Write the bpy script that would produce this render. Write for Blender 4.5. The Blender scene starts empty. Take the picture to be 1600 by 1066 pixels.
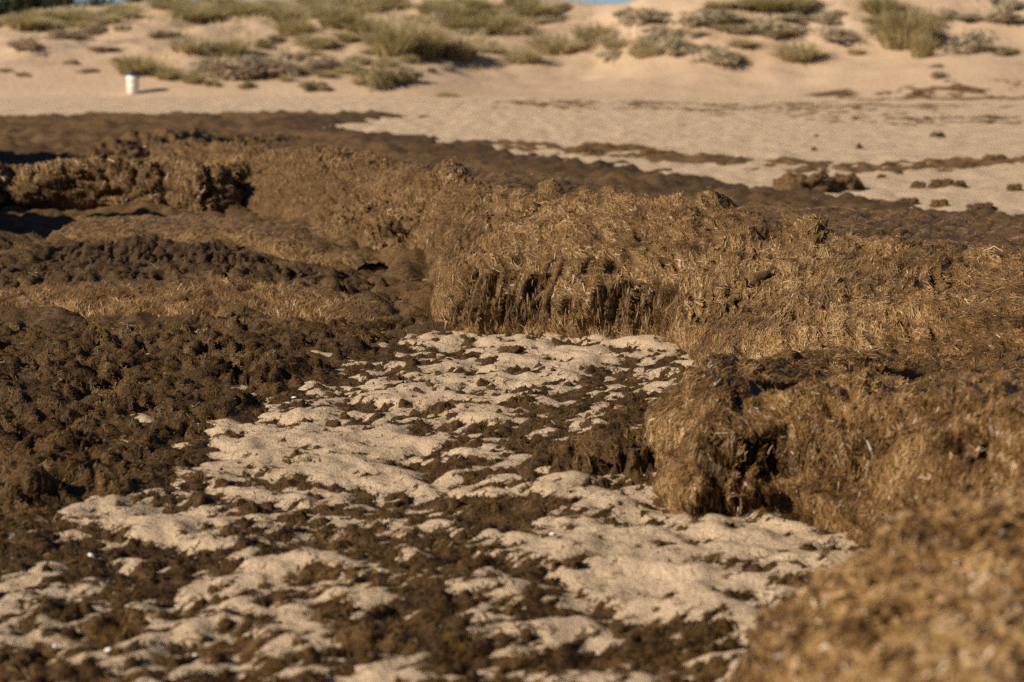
import bpy, math
import numpy as np
from mathutils import Vector

rng = np.random.default_rng(7)
sc = bpy.context.scene
R = math.radians

# ------------------------------------------------------------------ camera
CAMH, LENS = 1.75, 70.0
F = 1600 * LENS / 36.0
PITCH = math.atan(453.0 / F)
cam_d = bpy.data.cameras.new('camera')
cam = bpy.data.objects.new('camera', cam_d)
sc.collection.objects.link(cam)
cam.location = (0, 0, CAMH)
cam.rotation_euler = (math.pi / 2 - PITCH, 0, 0)
cam_d.lens = LENS
cam_d.sensor_width = 36.0
cam_d.clip_start = 0.1
cam_d.clip_end = 8000
cam_d.dof.use_dof = True
cam_d.dof.focus_distance = 10.8
cam_d.dof.aperture_fstop = 2.3
sc.camera = cam

# ------------------------------------------------------------------ light
SUN_EL = R(31)
SUN_H = (-0.86, -0.51)                      # horizontal direction towards the sun
w = bpy.data.worlds.new('World')
sc.world = w
w.use_nodes = True
nt = w.node_tree
nt.nodes.clear()
sky = nt.nodes.new('ShaderNodeTexSky')
sky.sky_type = 'NISHITA'
sky.sun_disc = False
sky.dust_density = 0.2
sky.air_density = 0.6
sky.ozone_density = 4.0
sky.altitude = 800
sky.sun_elevation = SUN_EL
sky.sun_rotation = math.atan2(SUN_H[0], SUN_H[1])
bg = nt.nodes.new('ShaderNodeBackground')
bg.inputs['Strength'].default_value = 0.05
wo = nt.nodes.new('ShaderNodeOutputWorld')
nt.links.new(sky.outputs[0], bg.inputs[0])
nt.links.new(bg.outputs[0], wo.inputs[0])
sd = bpy.data.lights.new('sun', 'SUN')
sd.energy = 5.0
sd.angle = R(0.5)
sd.color = (1.0, 0.86, 0.68)
so = bpy.data.objects.new('sun', sd)
sc.collection.objects.link(so)
tv = Vector((SUN_H[0] * math.cos(SUN_EL), SUN_H[1] * math.cos(SUN_EL), math.sin(SUN_EL)))
so.rotation_euler = tv.to_track_quat('Z', 'Y').to_euler()
so.location = (-20, -12, 20)

sc.view_settings.view_transform = 'Standard'
sc.view_settings.look = 'None'
sc.view_settings.gamma = 1.0
sc.view_settings.exposure = 0.47
sc.render.engine = 'CYCLES'
sc.cycles.use_denoising = False
sc.cycles.max_bounces = 5
sc.cycles.diffuse_bounces = 3

# ------------------------------------------------------------------ helpers
CP, SP = math.cos(PITCH), math.sin(PITCH)
def ray(px, py):
    a = (px - 800.0) / F
    b = (533.0 - py) / F
    return np.array([a, CP + b * SP, -SP + b * CP])
def g(px, py, z=0.0):
    d = ray(px, py)
    t = (z - CAMH) / d[2]
    return np.array([d[0] * t, d[1] * t, z])
def pt(px, py, D):
    d = ray(px, py)
    t = D / d[1]
    return np.array([d[0] * t, D, CAMH + d[2] * t])
def to_px(P):
    x, y, z = P[..., 0], P[..., 1], P[..., 2] - CAMH
    dep = y * CP - z * SP
    up = y * SP + z * CP
    dep = np.where(np.abs(dep) < 1e-3, 1e-3, dep)
    return 800 + F * x / dep, 533 - F * up / dep, dep
def sm(a, b, x):
    t = np.clip((x - a) / (b - a), 0, 1)
    return t * t * (3 - 2 * t)

def _h(i, j, k, s):
    i = (i + 4096).astype(np.uint32); j = (j + 4096).astype(np.uint32); k = (k + 4096).astype(np.uint32)
    n = i * np.uint32(73856093) ^ j * np.uint32(19349663) ^ k * np.uint32(83492791) ^ np.uint32(s * 2654435761 % 4294967296)
    n ^= n >> np.uint32(13); n *= np.uint32(0x5bd1e995); n ^= n >> np.uint32(15)
    n *= np.uint32(0x27d4eb2d); n ^= n >> np.uint32(13)
    return n
def noise(x, y, z=0.0, s=1):
    """gradient noise, about -0.8..0.8"""
    x, y, z = np.broadcast_arrays(np.asarray(x, float), np.asarray(y, float), np.asarray(z, float))
    xi, yi, zi = np.floor(x), np.floor(y), np.floor(z)
    fx, fy, fz = x - xi, y - yi, z - zi
    xi, yi, zi = xi.astype(np.int64), yi.astype(np.int64), zi.astype(np.int64)
    u, v, ww = fx**3*(fx*(fx*6-15)+10), fy**3*(fy*(fy*6-15)+10), fz**3*(fz*(fz*6-15)+10)
    out = 0
    for a in (0, 1):
        for b in (0, 1):
            for c in (0, 1):
                h = _h(xi + a, yi + b, zi + c, s)
                gx = ((h & 1023).astype(float) / 511.5 - 1)
                gy = (((h >> np.uint32(10)) & 1023).astype(float) / 511.5 - 1)
                gz = (((h >> np.uint32(20)) & 1023).astype(float) / 511.5 - 1)
                d = gx * (fx - a) + gy * (fy - b) + gz * (fz - c)
                out = out + d * (u if a else 1 - u) * (v if b else 1 - v) * (ww if c else 1 - ww)
    return out * 1.4
def fbm(x, y, z=0.0, s=1, o=3, r=0.5):
    t, a, f = 0, 1.0, 1.0
    for i in range(o):
        t = t + a * noise(np.asarray(x) * f, np.asarray(y) * f, np.asarray(z) * f, s + i * 17)
        a *= r; f *= 2.03
    return t
def worley(x, y, z=0.0, s=1):
    """distance to the nearest cell point, and that minus the second nearest"""
    x, y, z = np.broadcast_arrays(np.asarray(x, float), np.asarray(y, float), np.asarray(z, float))
    xi, yi, zi = np.floor(x).astype(np.int64), np.floor(y).astype(np.int64), np.floor(z).astype(np.int64)
    f1 = np.full(x.shape, 9.0); f2 = np.full(x.shape, 9.0)
    for a in (-1, 0, 1):
        for b in (-1, 0, 1):
            for c in (-1, 0, 1):
                h = _h(xi + a, yi + b, zi + c, s)
                px = xi + a + (h & 1023) / 1023.0
                py = yi + b + ((h >> np.uint32(10)) & 1023) / 1023.0
                pz = zi + c + ((h >> np.uint32(20)) & 1023) / 1023.0
                d = np.sqrt((px - x)**2 + (py - y)**2 + (pz - z)**2)
                f2 = np.minimum(f2, np.maximum(f1, d)); f1 = np.minimum(f1, d)
    return f1, f2

def new_mesh(name, V, Q, mat, smooth=True, attrs=None, uv=None):
    """V (n,3), Q (m,4) or (m,3) index arrays"""
    V = np.ascontiguousarray(V, np.float32); Q = np.ascontiguousarray(Q, np.int32)
    me = bpy.data.meshes.new(name)
    k = Q.shape[1]
    me.vertices.add(len(V)); me.vertices.foreach_set('co', V.ravel())
    me.loops.add(Q.size); me.loops.foreach_set('vertex_index', Q.ravel())
    me.polygons.add(len(Q))
    me.polygons.foreach_set('loop_start', np.arange(0, Q.size, k, dtype=np.int32))
    me.polygons.foreach_set('use_smooth', np.full(len(Q), smooth, dtype=bool))
    me.update(calc_edges=True)
    for an, av in (attrs or {}).items():
        at = me.attributes.new(an, 'FLOAT', 'POINT')
        at.data.foreach_set('value', np.ascontiguousarray(av, np.float32).ravel())
    if uv is not None:
        ul = me.uv_layers.new(name='UVMap')
        ul.data.foreach_set('uv', np.ascontiguousarray(uv[Q.ravel()], np.float32).ravel())
    for m in (mat if isinstance(mat, (list, tuple)) else [mat]):
        me.materials.append(m)
    return me
def link(name, me, parent=None, label=None, cat=None, group=None, kind=None, loc=None):
    o = bpy.data.objects.new(name, me)
    sc.collection.objects.link(o)
    if parent is not None: o.parent = parent
    if label: o['label'] = label
    if cat: o['category'] = cat
    if group: o['group'] = group
    if kind: o['kind'] = kind
    if loc is not None: o.location = loc
    return o
def grid_quads(nv, nu):
    i = np.arange(nv * nu).reshape(nv, nu)
    return np.stack([i[:-1, :-1], i[:-1, 1:], i[1:, 1:], i[1:, :-1]], -1).reshape(-1, 4)
def grid_normals(P):
    du = np.gradient(P, axis=1); dv = np.gradient(P, axis=0)
    n = np.cross(du, dv)
    n /= np.linalg.norm(n, axis=-1, keepdims=True) + 1e-12
    return n
def cat_rom(C, t):
    """Catmull-Rom through control rows C (n,k) at parameters t in 0..n-1"""
    C = np.asarray(C, float); n = len(C)
    E = np.concatenate([[2 * C[0] - C[1]], C, [2 * C[-1] - C[-2]]])
    i = np.clip(np.floor(t).astype(int), 0, n - 2); f = (t - i)[:, None]
    p0, p1, p2, p3 = E[i], E[i + 1], E[i + 2], E[i + 3]
    return 0.5 * (2*p1 + (p2-p0)*f + (2*p0-5*p1+4*p2-p3)*f**2 + (3*p1-p0-3*p2+p3)*f**3)

# ------------------------------------------------------------------ materials
def mat(name):
    m = bpy.data.materials.new(name); m.use_nodes = True
    n = m.node_tree; n.nodes.clear()
    o = n.nodes.new('ShaderNodeOutputMaterial'); b = n.nodes.new('ShaderNodeBsdfPrincipled')
    n.links.new(b.outputs[0], o.inputs[0])
    return m, n, b
def N(n, t, **kw):
    nd = n.nodes.new('ShaderNode' + t)
    for k, v in kw.items():
        if k in nd.inputs: nd.inputs[k].default_value = v
        else: setattr(nd, k, v)
    return nd
def ramp(n, fac, stops):
    r = n.nodes.new('ShaderNodeValToRGB')
    e = r.color_ramp.elements
    while len(e) < len(stops): e.new(0.5)
    for el, (p, c) in zip(e, stops):
        el.position = p; el.color = (*c, 1)
    n.links.new(fac, r.inputs[0])
    return r.outputs[0]
def mixc(n, fac, a, b, mode='MIX'):
    m = n.nodes.new('ShaderNodeMix'); m.data_type = 'RGBA'; m.blend_type = mode
    for s, v in ((0, fac), (6, a), (7, b)):
        if hasattr(v, 'is_linked'): n.links.new(v, m.inputs[s])
        elif s == 0: m.inputs[0].default_value = v
        else: m.inputs[s].default_value = (*v, 1)
    return m.outputs[2]
def bump(n, b, height, strength, dist, chain=None):
    bp = N(n, 'Bump', Strength=strength, Distance=dist)
    n.links.new(height, bp.inputs['Height'])
    if chain: n.links.new(chain, bp.inputs['Normal'])
    n.links.new(bp.outputs[0], b.inputs['Normal'])
    return bp.outputs[0]
def objnoise(n, scale, detail=4, rough=0.55, vec=None, sx=None):
    t = N(n, 'TexNoise', Scale=scale, Detail=detail, Roughness=rough)
    if vec is None:
        tc = n.nodes.new('ShaderNodeNewGeometry'); vec = tc.outputs['Position']
    if sx is not None:
        mp = N(n, 'Mapping'); mp.inputs['Scale'].default_value = sx
        n.links.new(vec, mp.inputs[0]); vec = mp.outputs[0]
    n.links.new(vec, t.inputs['Vector'])
    return t.outputs['Fac']

def sand_mat(name, c0, c1, c2):
    m, n, b = mat(name)
    big = objnoise(n, 0.9, 5, 0.6)
    col = ramp(n, big, [(0.3, c0), (0.52, c1), (0.72, c2)])
    gr = objnoise(n, 170, 2, 0.7)
    col = mixc(n, 0.55, col, ramp(n, gr, [(0.25, (0.28, 0.26, 0.24)), (0.5, (1, 1, 1)), (0.75, (1.5, 1.47, 1.42))]), 'MULTIPLY')
    sp = objnoise(n, 60, 3, 0.6)
    col = mixc(n, ramp(n, sp, [(0.66, (0, 0, 0)), (0.74, (0.5, 0.5, 0.5))]), col, (0.10, 0.065, 0.035))
    n.links.new(col, b.inputs['Base Color'])
    b.inputs['Roughness'].default_value = 0.95
    b.inputs['Specular IOR Level'].default_value = 0.2
    c = bump(n, b, objnoise(n, 11, 6, 0.70), 0.85, 0.05)
    bump(n, b, gr, 0.9, 0.006, c)
    return m
SAND = sand_mat('dry_sand', (0.49, 0.370, 0.243), (0.55, 0.418, 0.280), (0.59, 0.46, 0.318))
def dune_mat():
    m, n, b = mat('dune_sand')
    big = objnoise(n, 0.25, 6, 0.6)
    col = ramp(n, big, [(0.3, (0.42, 0.302, 0.198)), (0.5, (0.465, 0.34, 0.23)), (0.75, (0.51, 0.382, 0.265))])
    sp = objnoise(n, 2.2, 5, 0.65)
    col = mixc(n, ramp(n, sp, [(0.60, (0, 0, 0)), (0.72, (0.45, 0.45, 0.45))]), col, (0.24, 0.15, 0.085))
    n.links.new(col, b.inputs['Base Color'])
    b.inputs['Roughness'].default_value = 0.95
    b.inputs['Specular IOR Level'].default_value = 0.15
    bump(n, b, objnoise(n, 3.0, 6, 0.65), 0.6, 0.12)
    return m
DUNE = dune_mat()

def wrack_mat(name, dark, mid, light, rough=0.75, damp=None):
    """compacted seagrass: fibrous, mottled"""
    m, n, b = mat(name)
    tc = n.nodes.new('ShaderNodeUVMap')
    fib = objnoise(n, 1.0, 4, 0.65, tc.outputs[0], (95, 26, 1))
    mot = objnoise(n, 5.0, 5, 0.6)
    col = ramp(n, fib, [(0.28, dark), (0.5, mid), (0.74, light)])
    col = mixc(n, ramp(n, mot, [(0.35, (0.75, 0.75, 0.75)), (0.62, (0, 0, 0))]), col, dark)
    if damp:
        at = N(n, 'Attribute', attribute_name='damp')
        col = mixc(n, at.outputs['Fac'], col, damp)
    n.links.new(col, b.inputs['Base Color'])
    b.inputs['Roughness'].default_value = rough
    b.inputs['Specular IOR Level'].default_value = 0.3
    c = bump(n, b, objnoise(n, 32, 5, 0.65), 0.7, 0.03)
    bump(n, b, fib, 0.8, 0.012, c)
    return m
def strand_mat(name, stops, rough=0.42, spec=0.22):
    m, n, b = mat(name)
    at = N(n, 'Attribute', attribute_name='tint')
    col = ramp(n, at.outputs['Fac'], stops)
    n.links.new(col, b.inputs['Base Color'])
    b.inputs['Roughness'].default_value = rough
    b.inputs['Specular IOR Level'].default_value = spec
    return m
DRY = wrack_mat('dry_seagrass', (0.056, 0.029, 0.010), (0.155, 0.089, 0.034), (0.235, 0.145, 0.062))
DARK = wrack_mat('damp_seagrass', (0.028, 0.0135, 0.0036), (0.082, 0.042, 0.011), (0.150, 0.083, 0.026), 0.8)
MID = wrack_mat('brown_seagrass', (0.066, 0.035, 0.011), (0.155, 0.088, 0.032), (0.23, 0.140, 0.057), 0.8, damp=(0.050, 0.028, 0.011))
TAN = wrack_mat('tan_seagrass', (0.090, 0.050, 0.018), (0.20, 0.120, 0.046), (0.28, 0.178, 0.076))
S_DRY = strand_mat('dry_seagrass_leaf', [(0.0, (0.026, 0.012, 0.0035)), (0.3, (0.110, 0.057, 0.018)), (0.6, (0.220, 0.125, 0.045)), (0.86, (0.35, 0.222, 0.100)), (1.0, (0.60, 0.50, 0.36))], 0.36)
S_DARK = strand_mat('damp_seagrass_leaf', [(0.0, (0.013, 0.006, 0.0016)), (0.4, (0.060, 0.031, 0.008)), (0.8, (0.135, 0.075, 0.024)), (0.95, (0.19, 0.115, 0.043)), (1.0, (0.26, 0.19, 0.11))], 0.5, 0.14)
S_MID = strand_mat('brown_seagrass_leaf', [(0.0, (0.024, 0.012, 0.004)), (0.4, (0.09, 0.048, 0.015)), (0.8, (0.17, 0.099, 0.036)), (1.0, (0.28, 0.185, 0.085))], 0.42)

def plain(name, c, rough=0.6, nscale=None, c2=None, spec=0.4):
    m, n, b = mat(name)
    if nscale:
        col = ramp(n, objnoise(n, nscale, 4), [(0.35, c), (0.68, c2)])
        n.links.new(col, b.inputs['Base Color'])
    else:
        b.inputs['Base Color'].default_value = (*c, 1)
    b.inputs['Roughness'].default_value = rough
    b.inputs['Specular IOR Level'].default_value = spec
    return m

# ------------------------------------------------------------------ ribbons
def ribbons(name, parent, Pp, T, Nn, L, Wd, tint, m, kind='stuff', lift=0.002, curl=0.8, seed=3, seg=2):
    """narrow leaf ribbons: centre Pp, direction T, surface normal Nn"""
    r = np.random.default_rng(seed)
    n = len(Pp)
    B = np.cross(Nn, T); B /= np.linalg.norm(B, axis=1, keepdims=True) + 1e-9
    roll = r.normal(0, 0.26, n)[:, None]
    Bw = B * np.cos(roll) + Nn * np.sin(roll)
    c = r.normal(0, curl, n)[:, None] * L[:, None] * 0.5
    e0 = np.abs(r.normal(0, 0.06, n))[:, None] * L[:, None]
    e1 = np.abs(r.normal(0, 0.04, n))[:, None] * L[:, None] * np.where(r.random(n) < 0.05, 2.2, 1)[:, None]
    li = (lift * (0.3 + r.random(n)))[:, None]
    A = Pp - T * L[:, None] * 0.5 + Nn * (li - 0.25 * e0)
    M = Pp + B * c * 0.5 + Nn * (li + 0.045 * L[:, None])
    E = Pp + T * L[:, None] * 0.5 + Nn * (li + e1 - 0.03 * L[:, None])
    hw = Wd[:, None] * 0.5
    if seg == 1:
        V = np.stack([A - Bw*hw*0.8, A + Bw*hw*0.8, E + Bw*hw*0.7, E - Bw*hw*0.7], 1).reshape(-1, 3)
        me = new_mesh(name, V, np.arange(4 * n).reshape(-1, 4), m, False, {'tint': np.repeat(tint, 4)})
        return link(name, me, parent, kind=kind)
    V = np.stack([A - Bw*hw*0.7, A + Bw*hw*0.7, M - Bw*hw, M + Bw*hw, E - Bw*hw*0.5, E + Bw*hw*0.5], 1).reshape(-1, 3)
    i = np.arange(n)[:, None] * 6
    Q = np.concatenate([i + np.array([[0, 1, 3, 2]]), i + np.array([[2, 3, 5, 4]])])
    me = new_mesh(name, V, Q, m, False, {'tint': np.repeat(tint, 6)})
    return link(name, me, parent, kind=kind)

def strew(P, Nrm, n, seed, lod=None, extra=None):
    """random spots on a grid surface, denser where it is near; returns pos, normal, Tu, Tv, (row, col)"""
    r = np.random.default_rng(seed)
    a = P[:-1, :-1]; du = P[:-1, 1:] - a; dv = P[1:, :-1] - a
    area = np.linalg.norm(np.cross(du, dv), axis=-1)
    px, py, dep = to_px(a)
    d = np.linalg.norm(a - np.array([0, 0, CAMH]), axis=-1)
    wgt = area / np.maximum(d, 3.5) ** 2
    out = (np.abs(px - 800) > 1000) | (py > 1300) | (dep < 0.5)
    wgt = wgt * np.where(out, 0.15, 1)
    vd = (np.array([0, 0, CAMH]) - a) / d[..., None]
    face = (vd * Nrm[:-1, :-1]).sum(-1)
    wgt = wgt * np.where(face < -0.15, 0.12, 0.35 + 0.65 * np.clip(face, 0, 1))
    wgt = wgt * (a[..., 2] > -0.04)
    if extra is not None: wgt = wgt * extra[:-1, :-1]
    cs = np.cumsum(wgt.ravel())
    k = np.searchsorted(cs, r.random(n) * cs[-1])
    k = np.minimum(k, cs.size - 1)
    ri, ci = np.unravel_index(k, wgt.shape)
    f, h = r.random((n, 1)), r.random((n, 1))
    pos = a[ri, ci] + du[ri, ci] * f + dv[ri, ci] * h
    Tu = du[ri, ci] / (np.linalg.norm(du[ri, ci], axis=1, keepdims=True) + 1e-9)
    Tv = dv[ri, ci] / (np.linalg.norm(dv[ri, ci], axis=1, keepdims=True) + 1e-9)
    return pos, Nrm[ri, ci], Tu, Tv, ri, ci

def fur(name, parent, P, n, m, seed, angle=0.0, spread=0.28, length=(0.026, 0.075), width=(0.0030, 0.0058),
        tint=0.5, tvar=0.17, wild=None, extra=None, dist_scale=True, lift=0.002, seg=2, glint=0.004):
    """leaves lying on a grid surface; angle from the profile direction, wild = random share per row"""
    r = np.random.default_rng(seed + 5)
    Nrm = grid_normals(P)
    if (Nrm[..., 2]).mean() < 0: Nrm = -Nrm
    pos, nn, Tu, Tv, ri, ci = strew(P, Nrm, n, seed, extra=extra)
    Tu = Tu - nn * (Tu * nn).sum(1, keepdims=True); Tu /= np.linalg.norm(Tu, axis=1, keepdims=True) + 1e-9
    Tv = np.cross(nn, Tu)
    a = angle if np.isscalar(angle) else angle[ri, ci]
    a = a + 0.5 * noise(pos[:, 0] * 2.2, pos[:, 1] * 2.2, pos[:, 2] * 2.2, 91) + 0.45 * noise(pos[:, 0] * 9, pos[:, 1] * 9, pos[:, 2] * 9, 92) + r.normal(0, spread, n)
    if wild is not None:
        wv = wild if np.isscalar(wild) else wild[ri, ci]
        a = np.where(r.random(n) < wv, r.random(n) * 6.283, a)
    T = Tv * np.cos(a)[:, None] + Tu * np.sin(a)[:, None]
    d = np.linalg.norm(pos - np.array([0, 0, CAMH]), axis=1)
    k = np.maximum(1.0, d / 13.0) ** 0.8 if dist_scale else 1.0
    L = r.uniform(*length, n) * k
    W = r.uniform(*width, n) * k
    t = (tint if np.isscalar(tint) else tint[ri, ci]) + 0.34 * noise(pos[:, 0] * 1.1, pos[:, 1] * 1.1, pos[:, 2] * 1.1, 32) + 0.25 * noise(pos[:, 0] * 2.7, pos[:, 1] * 2.7, pos[:, 2] * 2.7, 33) + 0.46 * noise(pos[:, 0] * 7, pos[:, 1] * 7, pos[:, 2] * 7, 34) + r.normal(0, tvar, n)
    t = np.where(r.random(n) < glint, 1.0, np.clip(t, 0, 0.86))
    return ribbons(name, parent, pos, T, nn, L, W, t, m, lift=lift, seed=seed, seg=seg)

# ------------------------------------------------------------------ swept banks
def sweep(stations, nu, nv_face, nv_top, power=1.0):
    """stations: foot(x,y) crest(x,y,z) back(x,y,z) bulge. Returns P[nv,nu,3], v-fraction, metres along"""
    S = []
    for sn in stations:
        f, c, b, k = sn
        S.append([f[0], f[1], c[0], c[1], c[2], b[0], b[1], b[2], k])
    S = np.array(S, float)
    seg = np.linalg.norm(np.diff(0.5 * (S[:, 0:2] + S[:, 2:4]), axis=0), axis=1)
    dist = np.linalg.norm(0.5 * (S[1:, 0:2] + S[:-1, 0:2]), axis=1)
    seg = seg / np.maximum(dist, 4.0) ** 0.9
    cum = np.concatenate([[0], np.cumsum(seg)])
    tt = np.interp(np.linspace(0, cum[-1], nu), cum, np.arange(len(S)))
    C = cat_rom(S, tt)
    foot, crest, back, bul = C[:, 0:2], C[:, 2:5], C[:, 5:8], C[:, 8]
    out = foot - crest[:, :2]
    ol = np.linalg.norm(out, axis=1, keepdims=True); out = out / (ol + 1e-9)
    H = crest[:, 2]
    def p3(xy, z): return np.concatenate([xy, z[:, None]], 1)
    lerp = lambda t: foot * (1 - t) + crest[:, :2] * t
    ctrl = [p3(foot - out * 0.05, np.full(nu, -0.12)),
            p3(foot, np.full(nu, 0.0)),
            p3(lerp(0.10) + out * bul[:, None], H * 0.30),
            p3(lerp(0.30) + out * bul[:, None] * 0.8, H * 0.58),
            p3(lerp(0.62), H * 0.86),
            crest,
            np.concatenate([(crest * 0.78 + back * 0.22)[:, :2], (crest[:, 2:] * 0.55 + back[:, 2:] * 0.45)], 1),
            back]
    ctrl = np.stack(ctrl, 0)                              # k,nu,3
    k = len(ctrl)
    t = np.concatenate([np.linspace(0, 5, nv_face, endpoint=False), np.linspace(5, 7, nv_top)])
    P = cat_rom(ctrl.reshape(k, -1), t).reshape(len(t), nu, 3)
    return P, t, tt

def metres(P):
    m = np.linalg.norm(np.diff(P, axis=1), axis=-1)[:130].mean(0)
    return np.concatenate([[0], np.cumsum(m)])[None, :]
def outward(P):
    n = grid_normals(P)
    if n[..., 2].mean() < 0: n = -n
    return n
def bank_uv(P):
    du = np.linalg.norm(np.diff(P, axis=1), axis=-1).mean(0); dv = np.linalg.norm(np.diff(P, axis=0), axis=-1).mean(1)
    U = np.concatenate([[0], np.cumsum(du)]); V = np.concatenate([[0], np.cumsum(dv)])
    uu, vv = np.meshgrid(U, V)
    return np.stack([uu + 0.6 * vv, vv], -1).reshape(-1, 2)
def lumps(P, amp, seed, cav=0.0, cell=0.16):
    n = outward(P)
    x, y, z = P[..., 0], P[..., 1], P[..., 2]
    d = amp * (1.0 * noise(x * 1.9, y * 1.9, z * 1.9, seed) + 0.6 * noise(x * 4.7, y * 4.7, z * 4.7, seed + 1)
               + 0.33 * noise(x * 11, y * 11, z * 11, seed + 2) + 0.2 * noise(x * 25, y * 25, z * 25, seed + 3))
    uvm = bank_uv(P).reshape(P.shape[0], P.shape[1], 2)
    uu, vv = uvm[..., 0], uvm[..., 1]
    wob = 0.05 * noise(x * 4, y * 4, z * 4, seed + 5)
    d = d + amp * (0.34 * noise(uu * 13 + 8 * wob, vv * 4.5, 0, seed + 6) + 0.26 * noise(uu * 30 + 20 * wob, vv * 9, 0, seed + 7)
                   - 0.5 * sm(0.25, 0.6, noise(uu * 9, vv * 5, 0, seed + 8))
                   + 0.45 * noise(uu * 1.6, vv * 6.5, 0.4, seed + 12) - 0.9 * sm(0.30, 0.55, noise(uu * 2.2 + 10 * wob, vv * 4.0, 0.7, seed + 13)))
    if cav:
        f1, f2 = worley(x / cell + 0.3 * noise(x * 5, y * 5, z * 5, 5), y / cell, z / cell, seed + 9)
        d = d + cav * (0.55 - f1) - 0.6 * cav * (1 - sm(0.0, 0.22, f2 - f1))
    return P + n * d[..., None]
def dent(P, c, r, depth, squash=(1, 1, 1)):
    n = outward(P)
    q = (P - np.asarray(c)) / (np.array(squash) * r)
    d2 = (q ** 2).sum(-1)
    return P - n * (depth * np.exp(-d2 * 1.6))[..., None]
def spot(P, px, py):
    """the point of the surface seen at a place of the photograph"""
    x, y, dep = to_px(P)
    e = (x - px) ** 2 + (y - py) ** 2
    bad = (dep < 1) | (e > 900)
    k = np.argmin(np.where(bad, 1e9, e + 60 * (dep - dep[~bad].min()) if (~bad).any() else e))
    return P.reshape(-1, 3)[k]

# ================================================================== THE SETTING
def sand_low(x, y):
    return 0.03 * noise(x * 0.55, y * 0.4, 0, 201) + 0.02 * noise(x * 1.3, y * 1.1, 0, 202)
def sand_bump(x, y):
    fade = 1 - 0.35 * sm(14, 30, y)
    u = 0.8 * x + 0.6 * y; v = -0.6 * x + 0.8 * y
    b = 0.030 * noise(u * 2.2, v * 1.7, 0, 203) + 0.046 * (np.abs(noise(u * 3.0, v * 2.5, 0, 204)) - 0.22) + 0.026 * (np.abs(noise(u * 6.5, v * 5.0, 0, 209)) - 0.22) + 0.018 * noise(u * 4.2, v * 3.4, 0, 210) + 0.018 * noise(u * 8.5, v * 6.5, 0, 205) + 0.008 * noise(u * 19, v * 15, 0, 207)
    b = b + sm(14, 30, y) * (0.06 * noise(x * 1.5, y * 0.9, 0, 208) + 0.05 * noise(x * 3.4, y * 1.6, 0, 211))
    f1, f2 = worley(u * 2.9 + 0.3 * noise(x * 3, y * 3, 0, 8), v * 2.3, 0.5, 206)
    b = b - 0.030 * np.exp(-(f1 / 0.36) ** 2) + 0.010 * np.exp(-((f1 - 0.55) / 0.2) ** 2)
    return b * fade
def sand_z(x, y):
    far = 1.5 * sm(88, 125, y)
    return sand_low(x, y) + sand_bump(x, y) + far

rows = np.concatenate([np.linspace(-8, 3.2, 26, endpoint=False), np.linspace(3.2, 15, 360, endpoint=False),
                       np.geomspace(15, 95, 180, endpoint=False), np.geomspace(95, 4000, 40)])
s = np.linspace(-1, 1, 371)
shape = 0.35 * s + 0.65 * s ** 7
hw = 0.8 * np.abs(rows) + 4.0
X = hw[:, None] * shape[None, :]
Y = np.repeat(rows[:, None], len(s), 1)
Zs = sand_z(X, Y)
Zs = np.where(np.abs(X) > 0.75 * hw[:, None], 0.6 * Zs, Zs)
P = np.stack([X, Y, Zs], -1)
me = new_mesh('beach_sand', P.reshape(-1, 3), grid_quads(*X.shape), SAND)
link('beach_sand', me, kind='structure', label='pale trampled beach sand reaching back to the dunes')

# ---- dunes
CRX = [-900, -300, 0, 100, 200, 330, 500, 640, 700, 800, 880, 925, 965, 1010, 1100, 1300, 1600, 2000, 2600]
CRY = [20, 35, 30, 20, 10, 5, 0, 4, -12, -14, 4, 10, 9, 0, -24, -30, -34, -30, -10]
CRD = [104, 106, 108, 110, 112, 114, 116, 118, 118, 116, 114, 110, 104, 100, 98, 97, 96, 96, 96]
TOE = 77.0
def dune_z(x, y):
    px = 800 + F * x / np.maximum(y, 1)
    cy = np.interp(px, CRX, CRY); Dc = np.interp(px, CRX, CRD)
    zc = CAMH + (80 - cy) / F * Dc
    t = (y - TOE) / (Dc - TOE)
    left = 1 - sm(620, 860, px)
    front = np.where(t < 1, np.clip(t, 0, 1) ** (1.25 - 0.45 * left), 1)
    # the right-hand dune: smooth foot, steeper shoulder
    fr2 = 0.22 * sm(0, 0.45, t) + 0.78 * sm(0.30, 1.0, t)
    front = front * left + fr2 * (1 - left)
    behind = 1 - 0.55 * sm(1.0, 2.2, t)
    z = zc * front * np.where(t > 1, behind, 1)
    # hummocks of the left dune field
    hum = 0.42 * noise(x * 0.16, y * 0.11, 0, 301) + 0.26 * noise(x * 0.42, y * 0.3, 0, 302) + 0.10 * noise(x * 1.1, y * 0.8, 0, 303)
    amp = sm(0.05, 0.35, t) * (0.55 + 0.75 * left) * (1 - 0.55 * sm(0.75, 1.0, t))
    z = z + hum * amp
    # small hummock at the toe, far right
    z = z + 0.95 * np.exp(-((px - 1560) / 190) ** 2) * np.exp(-((y - 80) / 5.0) ** 2)
    z = z + 0.12 * noise(x * 0.7, y * 0.5, 0, 305) * sm(-0.05, 0.3, t) * (1 - left * 0.3)
    return np.where(t < 0, z - 0.25 * sm(0, 0.1, -t) * 4 * np.clip(-t, 0, 1), z)
drow = np.concatenate([np.linspace(74, 124, 140, endpoint=False), np.linspace(124, 260, 26)])
ds = np.linspace(-1, 1, 300)
dX = (0.62 * drow)[:, None] * (0.55 * ds + 0.45 * ds ** 5)[None, :]
dY = np.repeat(drow[:, None], len(ds), 1)
dZ = dune_z(dX, dY)
dZ = np.where(dY > 200, dZ - (dY - 200) * 0.03, dZ)
me = new_mesh('sand_dunes', np.stack([dX, dY, dZ], -1).reshape(-1, 3), grid_quads(*dX.shape), DUNE)
link('sand_dunes', me, kind='structure', label='sandy dunes with scattered plants behind the beach')
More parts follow.
